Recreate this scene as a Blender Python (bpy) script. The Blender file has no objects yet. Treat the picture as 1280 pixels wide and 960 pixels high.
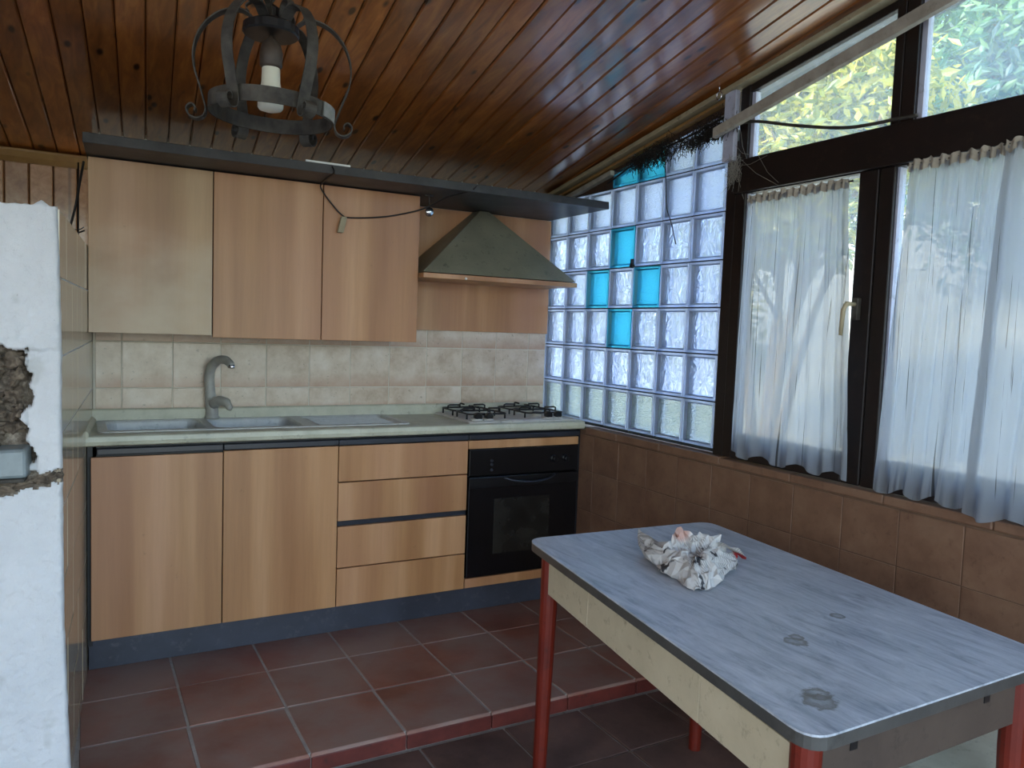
import bpy, bmesh, math, random
from math import sin, cos, pi, radians as R
from mathutils import Vector, Matrix, noise
random.seed(7)
C = bpy.context.scene.collection
sc = bpy.context.scene

# ------------------------------------------------------------------ camera
cam_d = bpy.data.cameras.new('camera')
cam = bpy.data.objects.new('camera', cam_d); C.objects.link(cam)
cam_d.sensor_width = 36.0; cam_d.lens = 982.15 / 1280 * 36.0
r_ = Vector((0.87503842, -0.4827446, 0.03557275)); u_ = Vector((0.00288813, 0.07869484, 0.99689457)); f_ = Vector((0.48404486, 0.87221831, -0.07025524))
M = Matrix((r_, u_, -f_)).transposed().to_4x4(); M.translation = Vector((0.45752, -3.17652, 1.32393))
cam.matrix_world = M; cam_d.clip_start = .02; cam_d.clip_end = 200
sc.camera = cam

# ------------------------------------------------------------------ world, sun, added fill lamps, exposure
sc.view_settings.view_transform = 'Standard'; sc.view_settings.look = 'None'
sc.view_settings.gamma = 1.0; sc.view_settings.use_curve_mapping = False
sc.view_settings.exposure = 0.48
w = bpy.data.worlds.new('World'); sc.world = w; w.use_nodes = True
wn = w.node_tree.nodes; wl = w.node_tree.links
sky = wn.new('ShaderNodeTexSky'); sky.sky_type = 'NISHITA'; sky.sun_disc = False
sky.sun_elevation = R(48); sky.sun_rotation = R(-70); sky.air_density = 1.2; sky.dust_density = 1.5; sky.ozone_density = 2.0
wn['Background'].inputs[1].default_value = 1.15
wl.new(sky.outputs[0], wn['Background'].inputs[0])
sun_d = bpy.data.lights.new('sun', 'SUN'); sun_d.energy = 5; sun_d.angle = R(1.0); sun_d.color = (1.0, .9, .66)
sun = bpy.data.objects.new('sun', sun_d); C.objects.link(sun)
sun.rotation_euler = Vector((0.72, -.42, -0.85)).to_track_quat('-Z', 'Y').to_euler()
# added area lamp at the opening behind the camera, brightens the room
ad = bpy.data.lights.new('rear_fill', 'AREA'); ad.shape = 'RECTANGLE'; ad.size = 2.6; ad.size_y = 2.0; ad.energy = 9; ad.color = (.80, .89, 1.0)
ar = bpy.data.objects.new('rear_fill', ad); C.objects.link(ar); ar.location = (.9, -4.55, 1.15)
ar.rotation_euler = Vector((-.05, 1, .02)).to_track_quat('-Z', 'Z').to_euler()

ad2 = bpy.data.lights.new('side_fill', 'AREA'); ad2.shape = 'RECTANGLE'; ad2.size = 1.6; ad2.size_y = 2.0; ad2.energy = 38; ad2.color = (.84, .91, 1.0)  # added fill lamp in front of the left wall, which has no opening
ar2 = bpy.data.objects.new('side_fill', ad2); C.objects.link(ar2); ar2.location = (-1.15, -2.9, 1.2)
ar2.rotation_euler = Vector((1, .15, -.05)).to_track_quat('-Z', 'Z').to_euler()

# ------------------------------------------------------------------ helpers
def org(o):
    v = Vector((0, 0, 0))
    while o is not None:
        v += o.location; o = o.parent
    return v
def finish(name, bm, mat, parent=None, loc=None, smooth=False, kind=None, label=None, bevel=0, cat=None, group=None, recalc=True):
    """bm is in world coordinates; the object's origin goes to loc (or its parent's)."""
    me = bpy.data.meshes.new(name)
    if recalc: bmesh.ops.recalc_face_normals(bm, faces=bm.faces)
    base = Vector(loc) if loc is not None else (org(parent) if parent else Vector((0, 0, 0)))
    bmesh.ops.translate(bm, verts=bm.verts, vec=-base)
    bm.to_mesh(me); bm.free()
    if smooth:
        for p in me.polygons: p.use_smooth = True
    o = bpy.data.objects.new(name, me); C.objects.link(o)
    for m in (mat if isinstance(mat, (list, tuple)) else [mat]): me.materials.append(m)
    if parent:
        o.parent = parent; o.location = base - org(parent)
    else: o.location = base
    if bevel:
        b = o.modifiers.new('bevel', 'BEVEL'); b.width = bevel; b.segments = 2; b.limit_method = 'ANGLE'; b.angle_limit = R(40)
    tag(o, label, cat, group, kind)
    return o
def tag(o, label=None, cat=None, group=None, kind=None):
    if label: o['label'] = label
    if cat: o['category'] = cat
    if group: o['group'] = group
    if kind: o['kind'] = kind
    return o
def empty(name, loc, label=None, cat=None, group=None, kind=None):
    o = bpy.data.objects.new(name, None); C.objects.link(o); o.location = loc; o.empty_display_size = .05
    return tag(o, label, cat, group, kind)
def B(): return bmesh.new()
def box(bm, x0, x1, y0, y1, z0, z1, mat=0):
    vs = [bm.verts.new((x, y, z)) for x in (x0, x1) for y in (y0, y1) for z in (z0, z1)]
    fs = []
    for q in ((0,1,3,2),(4,6,7,5),(0,4,5,1),(2,3,7,6),(0,2,6,4),(1,5,7,3)):
        f = bm.faces.new([vs[i] for i in q]); f.material_index = mat; fs.append(f)
    return vs
def bx(x0, x1, y0, y1, z0, z1):
    bm = B(); box(bm, x0, x1, y0, y1, z0, z1); return bm
def hexa(bm, p):
    """8 points: bottom ring 0-3, top ring 4-7"""
    vs = [bm.verts.new(q) for q in p]
    for q in ((0,3,2,1),(4,5,6,7),(0,1,5,4),(1,2,6,5),(2,3,7,6),(3,0,4,7)): bm.faces.new([vs[i] for i in q])
def prism(bm, pts, vec):
    a = [bm.verts.new(p) for p in pts]; v = Vector(vec)
    b = [bm.verts.new(Vector(p) + v) for p in pts]
    n = len(a)
    bm.faces.new(a); bm.faces.new(b[::-1])
    for i in range(n): bm.faces.new((a[i], b[i], b[(i+1) % n], a[(i+1) % n]))
def tube(bm, pts, rad, n=8, cap=True):
    pts = [Vector(p) for p in pts]
    rs = rad if isinstance(rad, (list, tuple)) else [rad] * len(pts)
    rings = []; ref = None
    for i, p in enumerate(pts):
        t = (pts[min(i+1, len(pts)-1)] - pts[max(i-1, 0)]).normalized()
        if ref is None: ref = t.orthogonal().normalized()
        ref = (ref - t * ref.dot(t)).normalized(); s = t.cross(ref)
        rings.append([bm.verts.new(p + (ref * cos(2*pi*k/n) + s * sin(2*pi*k/n)) * rs[i]) for k in range(n)])
    for a, b in zip(rings, rings[1:]):
        for k in range(n): bm.faces.new((a[k], a[(k+1) % n], b[(k+1) % n], b[k]))
    if cap: bm.faces.new(rings[0][::-1]); bm.faces.new(rings[-1])
def strap(bm, pts, wdir, w, t):
    """flat iron strap along pts; wdir = width direction"""
    pts = [Vector(p) for p in pts]; wd = Vector(wdir).normalized(); rings = []
    for i, p in enumerate(pts):
        tg = (pts[min(i+1, len(pts)-1)] - pts[max(i-1, 0)]).normalized(); nn = tg.cross(wd).normalized()
        rings.append([bm.verts.new(p + wd*a*w/2 + nn*b*t/2) for a, b in ((1,1),(-1,1),(-1,-1),(1,-1))])
    for a, b in zip(rings, rings[1:]):
        for k in range(4): bm.faces.new((a[k], a[(k+1) % 4], b[(k+1) % 4], b[k]))
    bm.faces.new(rings[0][::-1]); bm.faces.new(rings[-1])
def lathe(bm, c, prof, n=20, axis='z', cap=True):
    c = Vector(c); rings = []
    ax = {'z': (Vector((1,0,0)), Vector((0,1,0)), Vector((0,0,1))), 'y': (Vector((1,0,0)), Vector((0,0,1)), Vector((0,-1,0)))}[axis]
    for r, h in prof:
        rings.append([bm.verts.new(c + ax[0]*r*cos(2*pi*k/n) + ax[1]*r*sin(2*pi*k/n) + ax[2]*h) for k in range(n)])
    for a, b in zip(rings, rings[1:]):
        for k in range(n): bm.faces.new((a[k], a[(k+1) % n], b[(k+1) % n], b[k]))
    if cap: bm.faces.new(rings[0][::-1]); bm.faces.new(rings[-1])
def smooth_path(pts, n=6):
    """Catmull-Rom through pts"""
    P = [Vector(p) for p in pts]; P = [2*P[0]-P[1]] + P + [2*P[-1]-P[-2]]; out = []
    for i in range(1, len(P)-2):
        for k in range(n):
            t = k / n; a, b, c, d = P[i-1], P[i], P[i+1], P[i+2]
            out.append(.5*((2*b) + (c-a)*t + (2*a-5*b+4*c-d)*t*t + (3*b-a-3*c+d)*t**3))
    out.append(P[-2]); return out
def fr(v, o=3): # fractal noise
    return noise.fractal(Vector(v), 1.0, 2.0, o)

# ------------------------------------------------------------------ materials
def lin(h):
    c = [int(h[i:i+2], 16) / 255 for i in (0, 2, 4)]
    return tuple((x / 12.92 if x <= .04045 else ((x + .055) / 1.055) ** 2.4) for x in c) + (1,)
class Mt:
    def __init__(s, name):
        s.m = bpy.data.materials.new(name); s.m.use_nodes = True; s.t = s.m.node_tree
        s.n = s.t.nodes; s.l = s.t.links; s.b = s.n['Principled BSDF']; s.out = s.n['Material Output']
    def N(s, typ, **kw):
        nd = s.n.new('ShaderNode' + typ)
        for k, v in kw.items(): setattr(nd, k, v)
        return nd
    def L(s, a, b): s.l.new(a, b)
    def coord(s, scale=(1,1,1), rnd=False, rot=(0,0,0)):
        tc = s.N('TexCoord'); mp = s.N('Mapping'); mp.inputs['Scale'].default_value = scale; mp.inputs['Rotation'].default_value = rot
        if rnd:
            oi = s.N('ObjectInfo'); mu = s.N('VectorMath', operation='MULTIPLY_ADD')
            cx = s.N('CombineXYZ'); m1 = s.N('Math', operation='MULTIPLY'); m1.inputs[1].default_value = 37.0
            s.L(oi.outputs['Random'], m1.inputs[0])
            for i in range(3): s.L(m1.outputs[0], cx.inputs[i])
            ad_ = s.N('VectorMath', operation='ADD'); s.L(tc.outputs['Object'], ad_.inputs[0]); s.L(cx.outputs[0], ad_.inputs[1])
            s.L(ad_.outputs[0], mp.inputs[0])
        else: s.L(tc.outputs['Object'], mp.inputs[0])
        return mp.outputs[0]
    def noise(s, vec, scale, detail=4, rough=.6, dist=0):
        n = s.N('TexNoise'); n.inputs['Scale'].default_value = scale; n.inputs['Detail'].default_value = detail
        n.inputs['Roughness'].default_value = rough; n.inputs['Distortion'].default_value = dist
        s.L(vec, n.inputs['Vector']); return n.outputs[0]
    def ramp(s, f, stops):
        r = s.N('ValToRGB'); e = r.color_ramp.elements
        while len(e) < len(stops): e.new(.5)
        for k, (p, c) in enumerate(stops):
            e[k].position = p; e[k].color = lin(c) if isinstance(c, str) else (c, c, c, 1)
        s.L(f, r.inputs[0]); return r.outputs[0]
    def mix(s, a, b, f, mode='MIX'):
        m = s.N('MixRGB', blend_type=mode)
        for i, v in ((1, a), (2, b)):
            if isinstance(v, str): m.inputs[i].default_value = lin(v)
            elif isinstance(v, tuple): m.inputs[i].default_value = v
            else: s.L(v, m.inputs[i])
        if isinstance(f, (int, float)): m.inputs[0].default_value = f
        else: s.L(f, m.inputs[0])
        return m.outputs[0]
    def math(s, op, a, b=0.0):
        m = s.N('Math', operation=op)
        for i, v in ((0, a), (1, b)):
            if isinstance(v, (int, float)): m.inputs[i].default_value = v
            else: s.L(v, m.inputs[i])
        return m.outputs[0]
    def bump(s, h, strength=.3, dist=.002):
        b = s.N('Bump'); b.inputs['Strength'].default_value = strength; b.inputs['Distance'].default_value = dist
        s.L(h, b.inputs['Height']); s.L(b.outputs[0], s.b.inputs['Normal']); return b.outputs[0]
    def base(s, c, rough=.5, metal=0, spec=None):
        if isinstance(c, str): s.b.inputs['Base Color'].default_value = lin(c)
        else: s.L(c, s.b.inputs['Base Color'])
        if isinstance(rough, (int, float)): s.b.inputs['Roughness'].default_value = rough
        else: s.L(rough, s.b.inputs['Roughness'])
        s.b.inputs['Metallic'].default_value = metal
        if spec is not None: s.b.inputs['Specular IOR Level'].default_value = spec
        return s.m

def mottled(name, c1, c2, scale=8, rough=.5, metal=0, bump=.2, dist=.001, bscale=60, dirt=None, rnd=True, spec=None):
    s = Mt(name); v = s.coord(rnd=rnd); n = s.noise(v, scale)
    col = s.ramp(n, [(.3, c1), (.7, c2)])
    if dirt:
        d = s.ramp(s.noise(v, 28, 6, .7), [(.56, 0.0), (.74, .8)]); col = s.mix(col, dirt, d)
    s.bump(s.noise(v, bscale, 4), bump, dist)
    return s.base(col, rough, metal, spec)

def veneer(name, a, b, c, fade=None):
    s = Mt(name); v = s.coord((1, 1, .05), rnd=True)
    broad = s.noise(v, 6.5, 3, .55, .2); fine = s.noise(v, 120, 3, .6)
    col = s.ramp(broad, [(.30, a), (.5, b), (.68, c)])
    col = s.mix(col, s.ramp(fine, [(.3, .72), (.7, 1.0)]), .32, 'MULTIPLY')
    col = s.mix(col, 'a8765c', s.ramp(s.noise(s.coord((1, 1, .25), rnd=True), 3.2, 3, .5), [(.45, 0.0), (.7, .55)]))
    v2 = s.coord((1, 1, 1), rnd=True)
    specks = s.ramp(s.noise(v2, 22, 5, .7), [(.66, 0.0), (.75, .35)]); col = s.mix(col, '5a4634', specks)
    if fade:
        tc = s.N('TexCoord'); sp = s.N('SeparateXYZ'); s.L(tc.outputs['Object'], sp.inputs[0])
        nz = s.noise(s.coord((1.2, 1, 1.6)), 3, 4, .5)
        h = s.math('ADD', s.math('MULTIPLY', sp.outputs[2], -1.6), s.math('MULTIPLY', nz, 1.1))
        f = s.ramp(h, [(.25 + fade[1], 0.0), (.95 + fade[1], .8)]); col = s.mix(col, fade[0], f)
    s.bump(fine, .06, .0005)
    return s.base(col, .42)
M_ven = veneer('beech_veneer', '9c6b43', 'b48458', 'c99a70')
M_ven2 = veneer('beech_veneer_faded', '987550', 'ad8961', 'bf9e76', ('c4b39a', .02))
M_carcass = mottled('dark_carcass', '0c0c10', '15161c', 5, .5)
M_rail = mottled('blue_black_rail', '20222a', '2c2f39', 6, .35, bump=.05)
M_kick = mottled('blue_grey_kickboard', '2a2d38', '3a3e4b', 5, .45, bump=.08, dirt='55555a')
M_worktop = mottled('speckled_cream_worktop', 'a9a894', 'c3c2ae', 14, .38, bump=.06, dirt='6f6a5c')
M_sink = mottled('grey_composite_sink', 'acacaa', 'bfbfbc', 20, .35, bump=.05, dirt='6a665c')
M_faucet = mottled('worn_grey_enamel', '8f8e88', 'aaa8a0', 20, .35, bump=.05)
M_chrome = Mt('chrome').base('c9cbd0', .15, 1)
M_hobplate = mottled('dusty_enamel', 'a9a6a0', 'c2bfb8', 12, .3, dirt='6e665a')
M_iron = mottled('black_cast_iron', '0f0f10', '1c1c1d', 30, .45, bump=.3)
M_black = mottled('black_plastic', '08080a', '101013', 10, .3, bump=.03)
M_ovenface = mottled('black_enamel', '060608', '0b0b0f', 3, .22, bump=.03)
s = Mt('oven_glass'); v = s.coord((1, 1, 1)); M_ovglass = s.base(s.ramp(s.noise(v, 9, 5), [(.3, '0e0e0d'), (.7, '2c2b27')]), .18)
M_hood = mottled('olive_grey_painted_metal', '706c5a', '84806c', 7, .42, bump=.12, dirt='302e26')
M_board = mottled('dusty_dark_board', '2c2c2d', '444342', 9, .5, bump=.15, dirt='4c4945')
M_white = mottled('white_plastic', 'c8c8c2', 'dadad4', 9, .5)
M_cable = Mt('black_cable').base('120f0f', .5)
M_brownwood = mottled('dark_brown_frame_wood', '0d0706', '190e0b', 12, .45, bump=.2, dirt='2e211b')
M_creamwood = mottled('cream_painted_wood', '8f8468', 'aa9d7e', 14, .6, bump=.2, dirt='5e5340')
M_yelwood = mottled('yellow_pine_moulding', '7a5a33', '93703f', 14, .5, bump=.15)
M_greywood = mottled('dusty_white_batten', '8b8578', 'a8a294', 16, .7, bump=.2, dirt='5f574a')
M_whitepost = mottled('white_painted_post', 'a2a6b8', 'bcc0cf', 10, .5, dirt='6f6c6c')
M_darkwood = mottled('brown_fascia_wood', '2c1d13', '46301f', 9, .6, bump=.3, dirt='1a120d')
M_red = mottled('red_painted_leg', '56150b', '70200e', 8, .42, bump=.12, dirt='3c130d')
M_apron = mottled('chipped_cream_paint', 'b3a68b', 'c3b69a', 9, .5, bump=.06, dirt='7a6d56')
M_apronend = mottled('shaded_brown_paint', '3a2f28', '4e4137', 6, .6, bump=.2, dirt='2a211c')  # brown holds the shade of the table end; also backs the drawer fronts
M_edge = mottled('grey_laminate_edge', '3a3a38', '4c4b48', 12, .4, dirt='33312e')
M_seat = mottled('cream_laminate', 'aba68e', 'c4c0a8', 9, .45, bump=.05, dirt='77705c')
M_dirtybox = mottled('cloudy_plastic', '626c6e', '7d8687', 9, .35, bump=.1, dirt='55564f')
M_web = Mt('cobweb'); M_web = M_web.base('8b887f', .9)
M_nest = mottled('dusty_black_roots', '0e0b09', '2c241c', 40, .95, bump=.4)
M_stone = mottled('exposed_rubble', '3a322a', '7a6c5c', 22, .95, bump=.8, dist=.006, bscale=70, dirt='1c1815')
M_grout = mottled('pale_grout', 'c2bbab', 'd0cabb', 14, .9)
M_floorgrout = mottled('grey_grout', '918a84', 'a8a199', 14, .9, dirt='4d4540')
M_iron2 = mottled('rusty_wrought_iron', '1c1814', '46423a', 24, .75, bump=.5, dist=.002, dirt='3c2a1e')
M_ironpale = mottled('dusty_wrought_iron', '6a6a64', '8e8f8a', 24, .8, bump=.4)
M_bulb = mottled('white_bulb_plastic', 'd5d3c0', 'e2e0cf', 6, .35)
M_socket = mottled('brown_bulb_socket', '2a211a', '4c4036', 10, .5)

# wall tile, beige with pinkish lower edge
s = Mt('beige_wall_tile'); v = s.coord((1,1,1), rnd=True)
col = s.ramp(s.noise(v, 9, 5, .65), [(.3, 'b09c86'), (.5, 'c8b8a4'), (.7, 'd6cabb')])
tc = s.N('TexCoord'); sp = s.N('SeparateXYZ'); s.L(tc.outputs['Generated'], sp.inputs[0])
edge = s.ramp(s.math('ADD', sp.outputs[2], s.math('MULTIPLY', s.noise(v, 12, 4), .35)), [(.18, .8), (.5, 0.0)])
col = s.mix(col, 'b08f78', edge)
sp2 = s.ramp(s.noise(v, 60, 4, .7), [(.62, 0.0), (.7, .7)]); col = s.mix(col, '8f8471', sp2)
s.bump(s.noise(v, 30), .15, .001); M_tile = s.base(col, .33)
s = Mt('beige_side_tile'); v = s.coord((1,1,1), rnd=True)
col = s.ramp(s.noise(v, 5, 5, .65), [(.3, 'a2937a'), (.6, 'b5a78f')]); M_sidetile = s.base(col, .16)
# dado tile
s = Mt('brown_dado_tile'); v = s.coord((1,1,1), rnd=True)
col = s.ramp(s.noise(v, 7, 6, .65), [(.25, '5f4434'), (.5, '755744'), (.75, '826651')])
col = s.mix(col, '4a3226', s.ramp(s.noise(v, 34, 5, .75), [(.56, 0.0), (.74, .6)]))
s.bump(s.noise(v, 26), .2, .001); M_dado = s.base(col, .42)
M_dadogrout = mottled('brown_grout', '5d4637', '6f5846', 14, .9)
# floor tile
s = Mt('terracotta_floor_tile'); v = s.coord((1,1,1), rnd=True)
col = s.ramp(s.noise(v, 4, 6, .6), [(.25, '6f4136'), (.5, '8b5646'), (.8, 'a37060')])
oi = s.N('ObjectInfo'); col = s.mix(col, '5e3a30', s.math('MULTIPLY', oi.outputs['Random'], .3))
v2 = s.coord((1,1,1)); tcg = s.N('NewGeometry'); gn = s.noise(tcg.outputs['Position'], 2.2, 5, .65)
col = s.mix(col, '8f7f77', s.ramp(gn, [(.38, 0.0), (.60, .7)]))
col = s.mix(col, 'a89c90', s.ramp(s.noise(v, 90, 3, .8), [(.70, 0.0), (.76, .6)]))
s.bump(s.noise(v, 24, 5), .25, .002); M_floor = s.base(col, s.ramp(gn, [(.3, .38), (.7, .6)]))
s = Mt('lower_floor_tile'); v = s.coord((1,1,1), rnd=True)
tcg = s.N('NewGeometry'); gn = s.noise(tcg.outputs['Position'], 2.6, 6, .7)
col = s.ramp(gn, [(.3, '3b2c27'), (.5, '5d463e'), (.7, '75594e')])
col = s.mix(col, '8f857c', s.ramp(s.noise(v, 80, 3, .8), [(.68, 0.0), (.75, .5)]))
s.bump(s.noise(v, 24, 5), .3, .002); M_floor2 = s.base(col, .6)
M_riser = mottled('shaded_red_riser_tile', '4a1c17', '6a2c24', 9, .5, dirt='33201c')  # red tile darkened further to carry the shade of the step face
# plaster
s = Mt('white_plaster'); v = s.coord((1,1,1), rnd=False)
col = s.ramp(s.noise(v, 3.2, 5, .6), [(.3, 'c0c2c4'), (.7, 'd2d3d4')])
col = s.mix(col, 'a3a49f', s.ramp(s.noise(v, 7, 3, .6), [(.60, 0.0), (.66, .4)]))
col = s.mix(col, '4f4a44', s.ramp(s.noise(v, 75, 4, .8), [(.70, 0.0), (.76, .65)]))
s.bump(s.noise(v, 60, 6, .75), .9, .005); M_plaster = s.base(col, .85)
s = Mt('broken_plaster'); v = s.coord((1,1,1))
col = s.ramp(s.noise(v, 26, 6, .75), [(.3, '1f1b18'), (.5, '6d6256'), (.7, 'a79c8d')])
s.bump(s.noise(v, 60, 5, .7), .8, .006); M_broken = s.base(col, .95)
M_greyplaster = mottled('grey_mortar', '8f918c', 'a6a8a3', 8, .9, bump=.4, dirt='6b6962')
# ceiling plank, varnished pine with knots
def pine(name, a, b, c, rough=.3, knots=True):
    s = Mt(name); v = s.coord((14, .55, 14), rnd=True)
    g = s.noise(v, 2.2, 5, .6, .6)
    col = s.ramp(g, [(.28, a), (.5, b), (.72, c)])
    if knots:
        vk = s.coord((13, 5.5, .001), rnd=True); vo = s.N('TexVoronoi'); vo.inputs['Scale'].default_value = 1.0; s.L(vk, vo.inputs['Vector'])
        k = s.ramp(vo.outputs['Distance'], [(.09, .97), (.17, 0.0)]); col = s.mix(col, '1c0b05', k)
    oi = s.N('ObjectInfo'); col = s.mix(col, '2c1508', s.math('MULTIPLY', oi.outputs['Random'], .45))
    s.bump(s.noise(s.coord((30, 1, 30), rnd=True), 3, 3), .12, .001)
    s.b.inputs['Coat Weight'].default_value = 1.0; s.b.inputs['Coat Roughness'].default_value = .13
    return s.base(col, rough)
M_plank = pine('varnished_pine_plank', '6f3c19', '955624', 'b87538', .3)
M_backplank = pine('pine_wall_board', '8a5f3c', 'a5774f', 'b58a63', .45)
M_backing = Mt('ceiling_backing').base('0a0604', .9)
# marble-look table top
s = Mt('marbled_laminate'); v = s.coord((1,1,1))
streak = s.noise(s.coord((7, 1.2, 1), rot=(0, 0, R(14))), 5, 8, .75, .8)
col = s.ramp(streak, [(.28, '68707c'), (.48, 'a2a8b0'), (.7, 'c4c8ce')])
col = s.mix(col, 'd0d2d4', s.ramp(s.noise(v, 5, 5, .7), [(.5, 0.0), (.75, .4)]))
col = s.mix(col, '585650', s.ramp(s.noise(v, 42, 6, .85), [(.66, 0.0), (.78, .55)]))
tcg = s.N('NewGeometry')
for (px, py, rr) in ((1.966, -2.019, .018), (1.756, -2.085, .026), (1.775, -2.07, .018), (1.58, -2.292, .034), (1.60, -2.27, .026)):
    d = s.N('VectorMath', operation='DISTANCE'); d.inputs[1].default_value = (px, py, .70); wob = s.noise(v, 38, 4, .7)
    s.L(tcg.outputs['Position'], d.inputs[0])
    dd = s.math('ADD', s.math('DIVIDE', d.outputs['Value'], rr), s.math('MULTIPLY', s.math('SUBTRACT', wob, .5), 1.3))
    m = s.ramp(dd, [(.35, .35), (.8, .85), (1.0, 0.0)]); col = s.mix(col, '615c50', m)
scr = s.noise(s.coord((60, 3, 1), rot=(0, 0, R(-35))), 4, 2, .5)
col = s.mix(col, '7c7f84', s.ramp(scr, [(.70, 0.0), (.74, .5)]))
s.bump(s.noise(v, 40, 5), .06, .001); M_table = s.base(col, s.ramp(streak, [(.3, .28), (.7, .45)]))
# newspaper
s = Mt('newsprint'); v = s.coord((1,1,1))
big = s.noise(v, 16, 2, .5); lines = s.N('TexWave'); lines.inputs['Scale'].default_value = 55; lines.inputs['Distortion'].default_value = 2.5; s.L(v, lines.inputs[0])
tx = s.ramp(lines.outputs[1], [(.45, 0.0), (.62, .55)]); msk = s.ramp(s.noise(v, 13, 2), [(.47, 0.0), (.55, 1.0)])
col = s.mix('b9b6b2', '55524e', s.math('MULTIPLY', tx, msk))
col = s.mix(col, '1c1e26', s.ramp(s.noise(v, 24, 2), [(.60, 0.0), (.635, .95)]))
tcg = s.N('NewGeometry'); d = s.N('VectorMath', operation='DISTANCE'); d.inputs[1].default_value = (2.045, -1.638, .722); s.L(tcg.outputs['Position'], d.inputs[0])
col = s.mix(col, 'a0101a', s.ramp(d.outputs['Value'], [(.022, .95), (.03, 0.0)]))
d = s.N('VectorMath', operation='DISTANCE'); d.inputs[1].default_value = (1.89, -1.555, .79); s.L(tcg.outputs['Position'], d.inputs[0])
col = s.mix(col, 'b07a66', s.ramp(d.outputs['Value'], [(.025, .7), (.04, 0.0)]))
M_news = s.base(col, .75)
# curtain
s = Mt('thin_white_curtain'); v = s.coord((1,1,1))
nt = s.N('BsdfTranslucent'); df = s.N('BsdfDiffuse'); tr = s.N('BsdfTransparent'); m1 = s.N('MixShader'); m2 = s.N('MixShader')
th = s.noise(s.coord((1, 60, .6)), 2.2, 3, .6); thin = s.ramp(th, [(.62, 0.0), (.64, 1.0)])
cc = s.mix('a6a9ad', '37332f', s.math('MULTIPLY', thin, .85)); cc = s.mix(cc, '6b6458', s.ramp(s.noise(v, 55, 4, .8), [(.70, 0.0), (.75, .8)]))
for b_ in (nt, df): s.L(cc, b_.inputs[0])
m1.inputs[0].default_value = .35; s.L(nt.outputs[0], m1.inputs[1]); s.L(df.outputs[0], m1.inputs[2])
m2.inputs[0].default_value = .13; s.L(m1.outputs[0], m2.inputs[1]); s.L(tr.outputs[0], m2.inputs[2]); s.L(m2.outputs[0], s.out.inputs[0]); M_curtain = s.m
# dusty pane
def pane_mat(name, haze):
    s = Mt(name); v = s.coord((1,1,1)); tr = s.N('BsdfTransparent'); tl = s.N('BsdfTranslucent'); gl = s.N('BsdfGlossy'); gl.inputs['Roughness'].default_value = .05
    tl.inputs[0].default_value = lin('cfe0ee')
    h = s.ramp(s.noise(v, 5, 5, .7), [(.3, haze * .7), (.75, haze * 1.3)])
    a = s.N('MixShader'); s.L(h, a.inputs[0]); s.L(tr.outputs[0], a.inputs[1]); s.L(tl.outputs[0], a.inputs[2])
    b = s.N('MixShader'); b.inputs[0].default_value = .05; s.L(a.outputs[0], b.inputs[1]); s.L(gl.outputs[0], b.inputs[2]); s.L(b.outputs[0], s.out.inputs[0]); return s.m
M_pane = pane_mat('dusty_window_glass', .2)
# glass block
def block_mat(name, col, bscale, bstr, rough, tlf, stretch=(1,1,1)):
    s = Mt(name); v = s.coord(stretch, rnd=True)
    rf = s.N('BsdfRefraction'); rf.inputs['Color'].default_value = lin(col); rf.inputs['Roughness'].default_value = rough; rf.inputs['IOR'].default_value = 1.25
    tl = s.N('BsdfTranslucent'); tl.inputs[0].default_value = lin(col); gl = s.N('BsdfGlossy'); gl.inputs['Roughness'].default_value = .12
    bp = s.N('Bump'); bp.inputs['Strength'].default_value = bstr; bp.inputs['Distance'].default_value = .02
    s.L(s.noise(v, bscale, 2, .5, 1.2), bp.inputs['Height'])
    for q in (rf, gl): s.L(bp.outputs[0], q.inputs['Normal'])
    a = s.N('MixShader'); a.inputs[0].default_value = tlf; s.L(rf.outputs[0], a.inputs[1]); s.L(tl.outputs[0], a.inputs[2])
    b = s.N('MixShader'); b.inputs[0].default_value = .06; s.L(a.outputs[0], b.inputs[1]); s.L(gl.outputs[0], b.inputs[2]); s.L(b.outputs[0], s.out.inputs[0]); return s.m
M_bwave = block_mat('wavy_glass', 'dfe9ff', 26, 1.0, .03, .35, (1, 1, .6))
M_bfrost = block_mat('pebbled_glass', 'dfe9ff', 90, .6, .10, .4)
M_brip = block_mat('rippled_glass', 'ccd6da', 40, .7, .08, .35, (1, 1, 2.2))
M_bcyan = block_mat('cyan_glass', '86def8', 80, .5, .1, .5)
s = Mt('glass_block_rim'); gl = s.N('BsdfGlass'); gl.inputs['Roughness'].default_value = .15; gl.inputs['Color'].default_value = lin('f2f6ff'); tl = s.N('BsdfTranslucent'); tl.inputs[0].default_value = lin('e2ebff')
a = s.N('MixShader'); a.inputs[0].default_value = .85; s.L(gl.outputs[0], a.inputs[1]); s.L(tl.outputs[0], a.inputs[2]); s.L(a.outputs[0], s.out.inputs[0]); M_brim = s.m
s = Mt('cyan_glass_rim'); tl = s.N('BsdfTranslucent'); tl.inputs[0].default_value = lin('90e0f8'); gl = s.N('BsdfGlass'); gl.inputs['Roughness'].default_value = .15; gl.inputs['Color'].default_value = lin('90e0f8')
a = s.N('MixShader'); a.inputs[0].default_value = .5; s.L(gl.outputs[0], a.inputs[1]); s.L(tl.outputs[0], a.inputs[2]); s.L(a.outputs[0], s.out.inputs[0]); M_crim = s.m
M_mortar = mottled('dark_mortar', '2a2c2c', '3c3f3e', 20, .9)
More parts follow.
